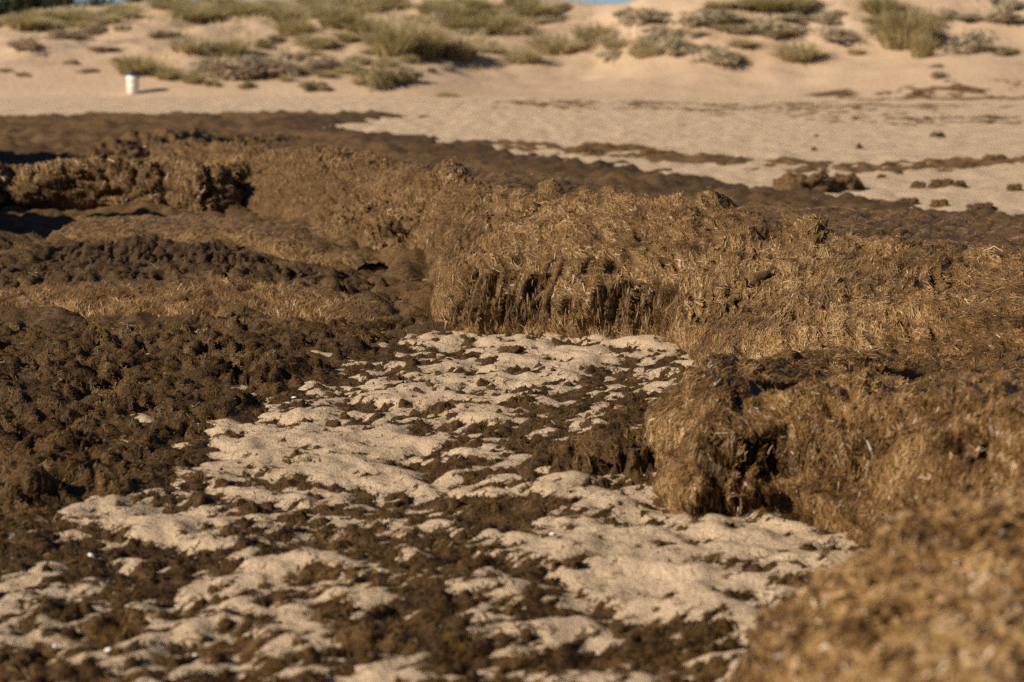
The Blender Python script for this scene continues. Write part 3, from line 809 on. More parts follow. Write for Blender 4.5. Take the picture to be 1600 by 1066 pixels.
WRACK = [(810, 800, 95, 28), (690, 880, 100, 32), (620, 985, 140, 42), (1160, 890, 38, 13), (850, 655, 80, 16), (720, 640, 50, 10), (940, 720, 60, 26), (370, 830, 55, 14), (90, 870, 110, 22), (180, 975, 60, 14), (560, 800, 80, 10),
         (420, 940, 50, 14), (380, 1000, 40, 12), (1080, 975, 90, 16), (900, 880, 45, 11), (1000, 1010, 110, 10), (80, 975, 80, 14), (520, 900, 40, 10), (700, 720, 60, 14), (60, 1050, 90, 12)]
def wrack_t(x, y):
    P0 = np.stack([x, y, np.zeros_like(x)], -1)
    px, py, dep = to_px(P0)
    c = (cover(px, py) - 0.5) * 0.80 - 0.08
    for cx, cy, rx, ry in SANDY: c = c - 0.24 * np.exp(-(((px - cx) / rx) ** 2 + ((py - cy) / ry) ** 2) ** 2)
    for cx, cy, rx, ry in WRACK: c = c + 0.22 * np.exp(-(((px - cx) / rx) ** 2 + ((py - cy) / ry) ** 2) ** 2)
    u = 0.75 * x + 0.66 * y; v = -0.66 * x + 0.75 * y
    n = 0.18 * noise(u * 1.7, v * 3.0, 0, 701) + 0.42 * noise(u * 4.2, v * 8.0, 0, 702) + 0.62 * noise(u * 7, v * 17, 0, 703) + 0.60 * noise(u * 16, v * 38, 0, 708) + 0.22 * noise(x * 45, y * 45, 0, 704)
    return c + n * 1.0 - 11.0 * sand_bump(x, y)
ly = np.geomspace(4.0, 13.6, 420); lx = np.linspace(-0.38, 0.34, 440)
LX = ly[:, None] * lx[None, :]; LY = np.repeat(ly[:, None], len(lx), 1)
LT = wrack_t(LX, LY)
h1, h2 = worley(LX / 0.06, LY / 0.06, 0.3, 705)
thick = 0.016 * sm(0, 0.35, LT) + 0.024 * sm(0.35, 1.1, LT)
LZ = sand_z(LX, LY) - 0.010 + np.where(LT > 0, 0.010 + thick, 0.010 * np.clip(LT, -1, 0) * 4)
LZ = LZ + sm(0.02, 0.3, LT) * (0.020 * noise(LX * 6, LY * 6, 0, 706) + 0.016 * noise(LX * 15, LY * 15, 0, 707) + 0.022 * (0.45 - h1))
# the low dark hump leaning on the right-hand bank
hump = g(945, 735)
LZ = LZ + 0.11 * np.exp(-(((LX - hump[0] - 0.05) / 0.26) ** 2 + ((LY - hump[1] - 0.1) / 0.38) ** 2)) * sm(0, 0.5, LT)
PLt = np.stack([LX, LY, LZ], -1)
q = grid_quads(*LX.shape); q = q[(LT > -0.12).ravel()[q].any(1)]
lit = link('seagrass_litter', new_mesh('seagrass_litter', PLt.reshape(-1, 3), q, DARK, uv=np.stack([LX, LY], -1).reshape(-1, 2)), kind='stuff',
           label='dark scraps of seagrass scattered in patches over the trampled sand', cat='seagrass litter')
hid = ((WS < 0) | True)
ex = (LT > 0.0) * 1.0 + 0.05 * (LT > -0.35) + 0.012
bz, bs = bed_z(LX, LY)
ex = ex * np.where(bs > 0.15, 0.02, 1)
PLs = PLt.copy(); PLs[..., 2] = np.maximum(PLt[..., 2], sand_z(LX, LY) + 0.002)
fur('leaf_strand', lit, PLs, 95000, S_DARK, 39, seg=1, glint=0.008, wild=0.7, spread=0.7, length=(0.016, 0.05), width=(0.003, 0.0055), tint=0.52, extra=ex)

# ---- thin drift lines on the far sand
def drift(label, pts, width, height, seed, m=DRY, zfun=sand_z, cover_=0.0, n=420):
    G = np.array([p for p in pts], float)
    tt = np.linspace(0, len(G) - 1, n)
    C = cat_rom(G, tt)
    C = np.array([g(a, b)[:2] if zfun is sand_z else on_dune(a, b)[:2] for a, b in C])
    v = np.linspace(-1, 1, 40)
    d = np.gradient(C, axis=0); d /= np.linalg.norm(d, axis=1, keepdims=True)
    nn = np.stack([-d[:, 1], d[:, 0]], 1)
    XY = C[None] + nn[None] * (v[:, None, None] * width)
    x, y = XY[..., 0], XY[..., 1]
    pr = (1 - v[:, None] ** 2)
    nz = 0.9 * noise(x * 0.8, y * 0.5, 0, seed) + 0.8 * noise(x * 2.4, y * 1.4, 0, seed + 1) + 0.5 * noise(x * 6, y * 4, 0, seed + 2)
    e = np.minimum(1, np.minimum(tt, len(G) - 1 - tt) * 2.5)[None]
    h = height * (pr * e * (1 + 0.2 * cover_) + nz * 1.2 - 0.55 + cover_)
    z = zfun(x, y) + np.clip(h, -0.05, None)
    Pd = np.stack([x, y, z], -1)
    q = grid_quads(*x.shape); q = q[(h > -0.03).ravel()[q].any(1)]
    me = new_mesh('seagrass_drift', Pd.reshape(-1, 3), q, m, attrs={'damp': 0.6 + 0.4 * nz}, uv=XY.reshape(-1, 2))
    return link('seagrass_drift', me, label=label, cat='drift line', kind='stuff')
drift('thin dark drift line of seagrass on the sand just behind the long bank', [(690, 222), (800, 229), (905, 231), (1000, 241), (1100, 251), (1230, 258), (1330, 261), (1450, 261)], 1.5, 0.08, 801, cover_=-0.22)
drift('broken drift line of seagrass scraps leading to the right edge', [(1290, 268), (1400, 262), (1480, 256), (1560, 252), (1700, 256)], 1.2, 0.08, 804, cover_=-0.2)
drift('faint scatter of seagrass bits below the smooth dune slope', [(830, 163), (900, 161), (1000, 166), (1100, 167), (1200, 172), (1290, 168), (1360, 160)], 6.0, 0.035, 807, cover_=-0.55, m=TAN)
drift('brown seagrass scraps over the low sand rise at the right edge', [(1290, 157), (1380, 150), (1450, 146), (1540, 148), (1700, 150)], 3.4, 0.05, 811, cover_=-0.45, m=TAN, zfun=lambda x, y: np.maximum(sand_z(x, y), dune_z(x, y)))
drift('sparse seagrass crumbs on the open sand at right', [(1250, 190), (1400, 188), (1500, 186), (1700, 195)], 6.0, 0.05, 815, cover_=-0.55, m=DRY)

# ---- single clumps of seagrass lying on the sand
def clump_mesh(seed, nu=84, nv=44, rough=0.42):
    th = np.linspace(0, 2 * math.pi, nu, endpoint=False); ph = np.linspace(-0.35 * math.pi, 0.5 * math.pi, nv)
    T, Pp = np.meshgrid(th, ph)
    x, y, z = np.cos(T) * np.cos(Pp), np.sin(T) * np.cos(Pp), np.sin(Pp)
    r = 1 + rough * (noise(x * 1.6, y * 1.6, z * 1.6, seed) + 0.6 * noise(x * 4, y * 4, z * 4, seed + 1) + 0.35 * noise(x * 10, y * 10, z * 10, seed + 2))
    f1, f2 = worley(x * 1.9, y * 1.9, z * 1.9, seed + 3)
    r = r - 0.14 * (1 - sm(0, 0.15, f2 - f1)) + 0.25 * np.clip(-z + 0.25, 0, 1)
    V = np.stack([x * r, y * r, np.maximum(z * r, -0.35)], -1)
    i = np.arange(nu * nv).reshape(nv, nu); j = np.roll(i, -1, 1)
    Q = np.stack([i[:-1], j[:-1], j[1:], i[1:]], -1).reshape(-1, 4)
    return new_mesh('seagrass_clump', V.reshape(-1, 3), Q, [MID], attrs={'damp': np.full(T.size, 0.12)}, uv=np.stack([T / 3, Pp / 3], -1).reshape(-1, 2))
CL = [clump_mesh(900 + 10 * i) for i in range(5)]
CLT = clump_mesh(960); CLT.materials[0] = DRY
def clump(i, px, py, wpx, hpx, label, rz=0.0, dep=0.8, group=None, me=None):
    p = g(px, py); k = p[1] / F
    o = link('seagrass_clump', me or CL[i % 5], label=label, cat='seagrass clump', group=group)
    sx = wpx * k * 0.5; sz = hpx * k * 0.78
    o.scale = (sx, sx * dep, sz)
    o.location = (p[0], p[1] + sx * dep * 0.6, sand_z(p[0], p[1]) - 0.08 * sz)
    o.rotation_euler = (0, 0, rz)
    return o
clump(0, 1262, 303, 118, 40, 'largest rounded olive brown seagrass clump on the sand behind the bank', 0.2, 0.7, me=CLT)
clump(1, 1322, 300, 56, 32, 'rounded dark ended clump joined to the right of the largest one', 0.0, 0.8, me=CLT)
clump(2, 1556, 252, 46, 15, 'long low seagrass clump near the right edge, above the drift line', 0.0, 0.6, me=CLT)
clump(3, 1516, 260, 34, 10, 'squat clump beside the long low one near the right edge', 0.5, 0.7)
clump(4, 1436, 295, 24, 14, 'round clump at the left end of a short clump row at right', 0.0)
clump(0, 1475, 293, 46, 14, 'flat clump in the middle of the short clump row at right', 0.0)
clump(1, 1500, 294, 24, 12, 'small clump ending the short clump row at right', 0.7)
clump(2, 1588, 300, 26, 16, 'dark clump touching the right edge beside the wrack', 0.2)
clump(3, 1343, 234, 12, 11, 'small dark upright clump alone on the bare sand', 0.9)
clump(4, 1466, 216, 26, 11, 'brown clump high on the open sand at right', 0.3, me=CLT)
clump(0, 1272, 236, 9, 6, 'tiny dark clump on bare sand above the largest clump', 0.1)
clump(1, 1275, 215, 7, 5, 'tiniest dark dot of seagrass on the open sand', 0.1)
clump(2, 1440, 258, 24, 11, 'rounded clump ending the drift line at right', 0.5)
clump(3, 1390, 262, 32, 11, 'low dark clump along the drift line right of the largest clump', 0.0)
clump(4, 1378, 280, 14, 7, 'small brown clump on sand right of the largest clump', 0.0)
clump(0, 1470, 325, 34, 15, 'rounded clump on the rear edge of the mat at right', 0.0)
clump(1, 1420, 318, 40, 14, 'low clump on the rear edge of the mat', 0.4)
clump(2, 1540, 332, 36, 12, 'flat clump on the rear mat edge near the right edge', 0.4)
clump(3, 910, 240, 50, 14, 'low dark rise of seagrass where the drift line begins', 0.0, 0.7)
clump(4, 1020, 244, 40, 10, 'flat dark clump along the middle of the drift line', 0.0, 0.7)
clump(0, 440, 190, 60, 11, 'dark clump on the far rear edge of the mat', 0.0, 0.6)
clump(1, 522, 665, 22, 14, 'fist sized seagrass ball on sand at the edge of the dark bed', 0.3)
clump(4, 895, 893, 36, 18, 'rounded seagrass lump on bare sand in the lower middle', 0.8)
clump(2, 800, 552, 40, 16, 'domed seagrass lump on sand at the foot of the long bank', 0.1)

# ================================================================== LITTER BIN
WHITE = plain('white_enamel', (0.72, 0.68, 0.58), 0.35, 3.0, (0.78, 0.75, 0.66))
NAVY = plain('dark_plastic', (0.03, 0.04, 0.06), 0.45)
BAG = plain('black_bag', (0.012, 0.014, 0.02), 0.3)
def lathe(name, prof, m, n=40):
    prof = np.array(prof); a = np.linspace(0, 2 * math.pi, n, endpoint=False)
    V = np.stack([prof[:, None, 0] * np.cos(a), prof[:, None, 0] * np.sin(a), np.repeat(prof[:, 1:2], n, 1)], -1)
    i = np.arange(len(prof) * n).reshape(len(prof), n); j = np.roll(i, -1, 1)
    Q = np.stack([i[:-1], j[:-1], j[1:], i[1:]], -1).reshape(-1, 4)
    return new_mesh(name, V.reshape(-1, 3), Q, m)
bp = on_dune(208, 146)
bz = max(bp[2], sand_z(bp[0], bp[1])) - 0.02
binr = link('litter_bin', None, label='white cylindrical litter bin with dark rim standing on sand before the dunes', cat='litter bin', loc=(bp[0], bp[1], bz))
link('body', lathe('body', [(0.0, 0.0), (0.215, 0.0), (0.222, 0.02), (0.232, 0.25), (0.238, 0.26), (0.238, 0.29), (0.234, 0.30), (0.245, 0.52), (0.251, 0.53), (0.251, 0.56), (0.247, 0.57), (0.255, 0.76), (0.243, 0.76), (0.215, 0.05), (0.0, 0.05)], WHITE), binr)
link('rim', lathe('rim', [(0.246, 0.70), (0.280, 0.70), (0.292, 0.73), (0.294, 0.84), (0.280, 0.865), (0.245, 0.86), (0.238, 0.76)], NAVY), binr)
link('bag', lathe('bag', [(0.241, 0.78), (0.236, 0.72), (0.22, 0.66), (0.12, 0.63), (0.0, 0.64)], BAG), binr)
for a in (-1, 1):
    h = lathe('handle', [(0.012, -0.05), (0.018, -0.045), (0.018, 0.045), (0.012, 0.05)], NAVY, 10)
    o = link('handle', h, binr); o.location = (0.262 * a, 0, 0.62)

# ================================================================== DUNE PLANTS
def leafmat(name, c0, c1, c2, through=0.38):
    m, n, b = mat(name)
    at = N(n, 'Attribute', attribute_name='tint')
    col = ramp(n, at.outputs['Fac'], [(0, c0), (0.5, c1), (1, c2)])
    n.links.new(col, b.inputs['Base Color'])
    b.inputs['Roughness'].default_value = 0.6
    b.inputs['Specular IOR Level'].default_value = 0.25
    tr = N(n, 'BsdfTranslucent'); n.links.new(col, tr.inputs['Color'])
    mx_ = N(n, 'MixShader'); mx_.inputs[0].default_value = through
    out = [q for q in n.nodes if q.type == 'OUTPUT_MATERIAL'][0]
    n.links.new(b.outputs[0], mx_.inputs[1]); n.links.new(tr.outputs[0], mx_.inputs[2]); n.links.new(mx_.outputs[0], out.inputs[0])
    return m
GRASS = leafmat('marram_green', (0.30, 0.235, 0.10), (0.43, 0.355, 0.17), (0.55, 0.47, 0.27), 0.48)
YGRASS = leafmat('pale_grass', (0.42, 0.345, 0.185), (0.52, 0.44, 0.25), (0.60, 0.52, 0.33), 0.48)
BROWN = leafmat('brown_shrub', (0.23, 0.165, 0.105), (0.35, 0.265, 0.18), (0.44, 0.345, 0.24))
OLIVE = leafmat('dark_shrub', (0.22, 0.17, 0.08), (0.34, 0.275, 0.145), (0.45, 0.375, 0.21), 0.45)
PALE = leafmat('grey_shrub', (0.36, 0.295, 0.195), (0.46, 0.39, 0.27), (0.53, 0.455, 0.33))
PINE = leafmat('tree_leaf', (0.018, 0.026, 0.010), (0.035, 0.045, 0.018), (0.06, 0.07, 0.03))
WOOD = plain('grey_wood', (0.09, 0.065, 0.045), 0.9)
def tuft_mesh(name, m, n, seed, lean=0.5, wid=0.012, hgt=(0.5, 1.0), spread=0.5):
    """a fountain of arching blades in a unit-sized clump"""
    r = np.random.default_rng(seed)
    a = r.random(n) * 6.283; rad = np.sqrt(r.random(n)) * spread * 0.62
    bx, by = np.cos(a) * rad, np.sin(a) * rad
    h = r.uniform(*hgt, n) * (1 - 0.45 * (rad / spread) ** 2)
    da = a + r.normal(0, 0.8, n); ln = np.abs(r.normal(lean * 0.45, 0.22, n)) * (0.5 + rad / spread) + 0.06
    dx, dy = np.cos(da) * ln, np.sin(da) * ln
    sx, sy = -np.sin(da), np.cos(da)
    V = []
    for t, wv in ((0, 1), (0.5, 0.9), (1, 0.15)):
        cx, cy = bx + dx * t ** 1.8, by + dy * t ** 1.8
        cz = h * (t - 0.22 * t * t * np.minimum(1, ln * 2)) - 0.05
        for sg in (-1, 1):
            V.append(np.stack([cx + sg * sx * wid * wv, cy + sg * sy * wid * wv, cz], 1))
    V = np.stack(V, 1).reshape(-1, 3)
    i = np.arange(n)[:, None] * 6
    Q = np.concatenate([i + np.array([[0, 1, 3, 2]]), i + np.array([[2, 3, 5, 4]])])
    return new_mesh(name, V, Q, m, False, {'tint': np.repeat(np.clip(r.normal(0.5, 0.25, n), 0, 1), 6)})
def shrub_mesh(name, m, n, seed, leaf=0.06, lob=9):
    """dome of small leaves gathered in uneven clumps"""
    r = np.random.default_rng(seed)
    c = r.normal(0, 1, (lob, 3)); c /= np.linalg.norm(c, axis=1, keepdims=True)
    c *= r.uniform(0.25, 0.72, (lob, 1)); c[:, 2] = np.abs(c[:, 2]) * 0.9
    rad = r.uniform(0.22, 0.42, lob)
    k = r.integers(0, lob, n)
    d = r.normal(0, 1, (n, 3)); d /= np.linalg.norm(d, axis=1, keepdims=True)
    p = c[k] + d * (rad[k] * r.random(n) ** 0.45)[:, None]
    p[:, 2] = np.abs(p[:, 2])
    t = r.normal(0, 1, (n, 3)); t /= np.linalg.norm(t, axis=1, keepdims=True)
    b = np.cross(t, d); b /= np.linalg.norm(b, axis=1, keepdims=True) + 1e-9
    l = r.uniform(0.6, 1.5, (n, 1)) * leaf
    V = np.stack([p - t * l, p + b * l * 0.45, p + t * l, p - b * l * 0.45], 1).reshape(-1, 3)
    tint = np.clip(r.normal(0.5, 0.22, n) + (rad[k] - 0.3) * 1.2 * np.sign(np.sin(k * 5.1)), 0, 1)
    return new_mesh(name, V, np.arange(4 * n).reshape(-1, 4), m, False, {'tint': np.repeat(tint, 4)})
def stems_mesh(name, n, seed, h=0.6, sp=0.5, th=0.018):
    r = np.random.default_rng(seed)
    V, Q = [], []
    for i in range(n):
        a = r.random() * 6.283; e = np.array([math.cos(a) * sp * r.random(), math.sin(a) * sp * r.random(), h * r.uniform(0.5, 1)])
        m_ = e * 0.5 + np.array([*(r.normal(0, 0.05, 2)), 0.04])
        base = len(V)
        for p, w_ in ((np.array([0, 0, -0.08]), th), (m_, th * 0.7), (e, th * 0.3)):
            for q in range(4): V.append(p + w_ * np.array([math.cos(q * 1.571), math.sin(q * 1.571), 0]))
        for s_ in range(2):
            for q in range(4):
                q2 = (q + 1) % 4; b0 = base + s_ * 4
                Q.append([b0 + q, b0 + q2, b0 + 4 + q2, b0 + 4 + q])
    return new_mesh(name, np.array(V), np.array(Q), WOOD)
TUFT = {'G': [tuft_mesh('blades', GRASS, 600, 40 + i) for i in range(3)],
        'Y': [tuft_mesh('blades', YGRASS, 450, 50 + i, hgt=(0.4, 1.0)) for i in range(3)]}
SHRUB = {'B': [shrub_mesh('foliage', BROWN, 1500, 60 + i) for i in range(2)],
         'D': [shrub_mesh('foliage', OLIVE, 1500, 70 + i) for i in range(2)],
         'P': [shrub_mesh('foliage', PALE, 1400, 80 + i) for i in range(2)]}
STEM = [stems_mesh('stem', 9, 90 + i) for i in range(2)]
count = [0]
def plant(kind, px, py, wpx, hpx, label, group=None):
    count[0] += 1; c = count[0]
    p = on_dune(px, py); k = p[1] / F
    name = 'grass_tuft' if kind in TUFT else 'shrub'
    cat = 'grass tuft' if kind in TUFT else 'shrub'
    o = link(name, None, label=label, cat=cat, group=group, loc=(p[0], p[1], p[2] - 0.02))
    o.rotation_euler = (0, 0, c * 2.4)
    if kind in TUFT:
        e = link('blades', TUFT[kind][c % 3], o); e.scale = (wpx * k / 0.78, wpx * k / 0.78, hpx * k / 0.76)
    else:
        e = link('foliage', SHRUB[kind][c % 2], o); e.scale = (wpx * k / 1.35, wpx * k / 1.35, hpx * k / 0.90)
        f = link('stem', STEM[c % 2], o); f.scale = (wpx * k / 1.7, wpx * k / 1.7, hpx * k / 0.95)
    return o
for a in [
    ('G', 214, 115, 62, 30, 'olive grass tuft just behind the white litter bin'),
    ('G', 262, 124, 36, 22, 'small green grass tuft to the right of the litter bin'),
    ('G', 302, 130, 32, 18, 'low grass tuft between the litter bin and the big brown shrub'),
    ('D', 335, 134, 30, 12, 'small dark shrub at the toe below the big brown shrub'),
    ('D', 383, 137, 36, 12, 'flat dark shrub under the big brown shrub at the dune toe'),
    ('Y', 300, 80, 72, 26, 'wide yellowish grass tuft above and right of the litter bin'),
    ('B', 398, 121, 118, 52, 'biggest brown grey shrub mound on the left dune'),
    ('G', 362, 88, 44, 28, 'grass tuft on the upper left of the big brown shrub'),
    ('D', 412, 76, 40, 18, 'dark green patch on top of the big brown shrub'),
    ('B', 505, 108, 78, 28, 'rounded brown shrub right of the biggest shrub mound'),
    ('D', 474, 96, 26, 18, 'little dark shrub between the two brown shrub mounds'),
    ('D', 492, 139, 56, 18, 'low dark shrub at the dune toe, left of the long dark one'),
    ('D', 585, 136, 84, 36, 'long dark olive shrub at the dune toe in the middle'),
    ('D', 636, 130, 60, 34, 'dark olive shrub at the right end of the toe thicket'),
    ('G', 462, 58, 56, 32, 'grass tuft high on the dune above the rounded brown shrub'),
    ('G', 528, 42, 56, 34, 'tall grass tuft near the crest, left of the tallest stand'),
    ('G', 575, 54, 64, 28, 'olive grass tuft on the slope left of the tallest stand'),
    ('G', 615, 90, 62, 56, 'tallest olive grass stand in the middle of the left dune'),
    ('G', 662, 88, 62, 52, 'broad olive grass stand right of the tallest one'),
    ('G', 718, 92, 52, 32, 'grass tuft ending the tall stand on its right'),
    ('D', 632, 52, 30, 20, 'dark shrub above the tallest grass stand'),
    ('Y', 482, 72, 38, 22, 'pale green tuft on bare sand above the rounded brown shrub'),
    ('G', 512, 72, 28, 15, 'small olive tuft on bare sand in the middle of the left dune'),
    ('Y', 560, 100, 40, 16, 'pale thin tuft left of the tallest grass stand'),
    ('G', 672, 24, 36, 22, 'grass tuft by the crest above the broad stand'),
    ('G', 712, 32, 40, 26, 'grass tuft by the crest right of the broad stand'),
    ('G', 772, 50, 70, 30, 'wide grass tuft on the middle crest before the sky gap'),
    ('G', 745, 18, 44, 22, 'grass tuft on top of the middle crest'),
    ('P', 785, 12, 44, 14, 'grey blue shrub on the middle crest'),
    ('G', 832, 26, 60, 24, 'olive grass left of the gap of blue sky'),
    ('D', 872, 18, 50, 16, 'dark green shrub touching the gap of blue sky'),
    ('P', 464, 22, 34, 12, 'grey shrub near the crest of the left dune'),
    ('P', 420, 70, 40, 12, 'pale grey shrub above the biggest shrub mound'),
    ('B', 40, 76, 62, 24, 'brown dead shrub at the left edge of the dune scarp'),
    ('B', 100, 62, 76, 26, 'wide brown dead shrub along the dune scarp at left'),
    ('B', 147, 52, 50, 22, 'brown dead shrub at the right of the dune scarp'),
    ('B', 190, 48, 26, 16, 'small dark dead shrub high above the litter bin'),
    ('B', 255, 57, 64, 14, 'flat brown shrub on the slope above the yellowish tuft'),
    ('B', 115, 100, 28, 12, 'small brown shrub on bare sand left of the litter bin'),
    ('B', 165, 78, 70, 9, 'thin brown creeping shrub on bare sand at left'),
    ('B', 8, 112, 22, 10, 'brown shrub cut by the left edge'),
    ('B', 36, 119, 28, 11, 'low brown shrub near the left edge'),
    ('B', 180, 96, 22, 10, 'tiny brown shrub above left of the litter bin'),
    ('B', 140, 112, 40, 8, 'flat brown shrub just left of the litter bin'),
    ('G', 1414, 72, 84, 62, 'tallest olive grass tuft on the right dune'),
    ('G', 1440, 90, 36, 40, 'narrow grass tuft below the tallest one on the right dune'),
    ('P', 1510, 82, 78, 46, 'silvery grey shrub right of the tall grass on the right dune'),
    ('D', 1572, 86, 52, 18, 'dark shrub below the silvery one near the right edge'),
    ('P', 1560, 32, 66, 32, 'silvery shrub high at the right edge'),
    ('P', 1122, 98, 92, 28, 'low silvery shrub reaching farthest down the right dune'),
    ('P', 1066, 82, 66, 32, 'pale shrub left of the lowest silvery shrub'),
    ('Y', 1008, 88, 46, 32, 'pale yellow tuft on the left part of the right dune'),
    ('Y', 870, 82, 90, 30, 'yellow green tuft along the left ridge of the right dune'),
    ('Y', 818, 97, 56, 24, 'lowest yellow green tuft on the left ridge of the right dune'),
    ('Y', 930, 62, 70, 28, 'yellow green tuft below the gap of blue sky'),
    ('Y', 962, 76, 44, 20, 'small pale tuft below the gap of blue sky'),
    ('Y', 1246, 92, 66, 30, 'slanting yellow green tuft on bare sand of the right dune'),
    ('Y', 1337, 85, 24, 11, 'tiny yellow tuft left of the tallest grass on the right dune'),
    ('P', 1310, 62, 70, 26, 'pale shrub left of the tallest grass on the right dune'),
    ('G', 1210, 14, 70, 20, 'olive grass at the top edge of the right dune'),
    ('B', 1465, 122, 32, 18, 'brown shrub alone on the sand below the tall right grass'),
    ('B', 1465, 105, 22, 9, 'thin brown twigs above the lone brown shrub at right'),
    ('Y', 700, 152, 30, 10, 'lone yellow tuft on the flat sand before the dunes'),
    ('G', 1376, 20, 60, 26, 'olive grass above the tallest tuft on the right dune'),
    ('P', 1100, 34, 120, 24, 'wide pale shrub near the top of the right dune'),
    ('P', 1190, 50, 100, 24, 'pale shrub on the upper middle of the right dune'),
    ('P', 1020, 30, 80, 22, 'pale shrub near the sky gap on the right dune')]:
    plant(*a)
r = np.random.default_rng(12)
REFS = [(214, 105, 'tuft behind the litter bin'), (300, 70, 'wide yellowish tuft above the bin'), (398, 100, 'biggest brown shrub mound'), (505, 98, 'rounded brown shrub'),
        (585, 122, 'long dark toe shrub'), (462, 48, 'tuft above the rounded brown shrub'), (528, 30, 'tall tuft near the left crest'), (615, 66, 'tallest stand of the left dune'), (718, 80, 'tuft ending the tall stand'),
        (712, 22, 'crest tuft right of the broad stand'), (772, 38, 'wide tuft on the middle crest'), (872, 12, 'dark shrub touching the sky gap'), (100, 52, 'wide dead shrub of the scarp'), (190, 42, 'small dead shrub above the bin'),
        (1414, 45, 'tallest tuft of the right dune'), (1510, 60, 'silvery shrub of the right dune'), (1560, 20, 'silvery shrub at the right edge'), (1122, 85, 'lowest silvery shrub'), (1008, 75, 'pale yellow tuft of the right dune'),
        (870, 70, 'yellow green tuft on the left ridge'), (930, 50, 'tuft below the sky gap'), (1246, 80, 'slanting yellow green tuft'), (1210, 6, 'olive grass at the top edge'), (1310, 50, 'pale shrub left of the tallest right tuft'),
        (28, 15, 'tree in the top left corner'), (285, 5, 'tree with the widest crown'), (1100, 24, 'wide pale shrub near the right dune top'), (380, 40, 'bare sand of the left slope')]
WORD = {'Y': 'pale yellow tuft', 'G': 'olive tuft', 'B': 'brown shrub', 'P': 'pale grey shrub'}
scattered = []
def scatter(n, poly, kinds, wr, hr, labels, group):
    poly = np.array(poly, float); k = 0
    while k < n:
        x = r.uniform(poly[:, 0].min(), poly[:, 0].max()); y = r.uniform(poly[:, 1].min(), poly[:, 1].max())
        if poly_sd(np.array([x]), np.array([y]), poly)[0] < 0: continue
        kd = kinds[r.integers(len(kinds))]
        wpx, hpx = r.uniform(*wr), r.uniform(*hr)
        o = plant(kd, x, y, wpx, hpx, labels[kd], group + (' shrubs' if kd in SHRUB else ' tufts'))
        q = min(REFS, key=lambda q: (q[0] - x) ** 2 + 2 * (q[1] - y) ** 2)
        dx, dy = x - q[0], (y - q[1]) * 2
        side = ('right of' if dx > 0 else 'left of') if abs(dx) > abs(dy) else ('below' if dy > 0 else 'above')
        size = 'small ' if wpx < wr[0] + 0.33 * (wr[1] - wr[0]) else ('wide ' if wpx > wr[0] + 0.67 * (wr[1] - wr[0]) else 'middling ')
        scattered.append((o, size + WORD[kd], side + ' the ' + q[2], math.hypot(dx, dy)))
        k += 1
def name_scattered():
    sets = {}
    for o, a, b, d in scattered: sets.setdefault((a, b), []).append((d, o))
    for (a, b), l in sets.items():
        l.sort(key=lambda t: t[0])
        if len(l) == 1: words_ = ['']
        elif len(l) == 2: words_ = ['nearer ', 'farther ']
        else: words_ = [w_ + ' nearest ' for w_ in ('first', 'second', 'third', 'fourth', 'fifth', 'sixth', 'seventh', 'eighth', 'ninth')[:len(l)]]; words_[0] = 'nearest '
        for (d, o), w_ in zip(l, words_): o['label'] = (w_ + a + ' ' + b)
scatter(60, [(0, 44), (0, 32), (130, 22), (330, 8), (600, 4), (640, 14), (560, 26), (400, 34), (250, 40), (100, 48)], 'YYYG', (30, 60), (12, 22),
        {'Y': 'pale yellow green grass tuft in the band along the left dune crest', 'G': 'olive green grass tuft in the band along the left dune crest'}, 'left crest')
scatter(56, [(330, 60), (560, 60), (800, 40), (780, 80), (700, 118), (540, 122), (440, 130), (300, 120)], 'YGBP', (18, 40), (8, 18),
        {'Y': 'little pale tuft between the big plants of the left dune', 'G': 'little olive tuft between the big plants of the left dune', 'B': 'little brown shrub between the big plants of the left dune', 'P': 'little grey shrub between the big plants of the left dune'}, 'left slope')
scatter(30, [(640, 40), (660, 8), (840, 6), (900, 26), (800, 60), (720, 56)], 'GYYP', (24, 50), (10, 22),
        {'Y': 'pale tuft crowding the middle crest left of the sky gap', 'G': 'olive tuft crowding the middle crest left of the sky gap', 'P': 'grey shrub crowding the middle crest left of the sky gap'}, 'middle crest')
scatter(60, [(800, 104), (900, 66), (990, 18), (1100, 4), (1600, 4), (1600, 30), (1480, 56), (1340, 70), (1250, 60), (1160, 88), (1090, 84), (1030, 92), (900, 90)], 'PPYP', (26, 66), (8, 20),
        {'Y': 'pale yellow tuft in the thin cover over the right dune', 'P': 'low pale grey shrub in the thin cover over the right dune'}, 'right dune')

name_scattered()

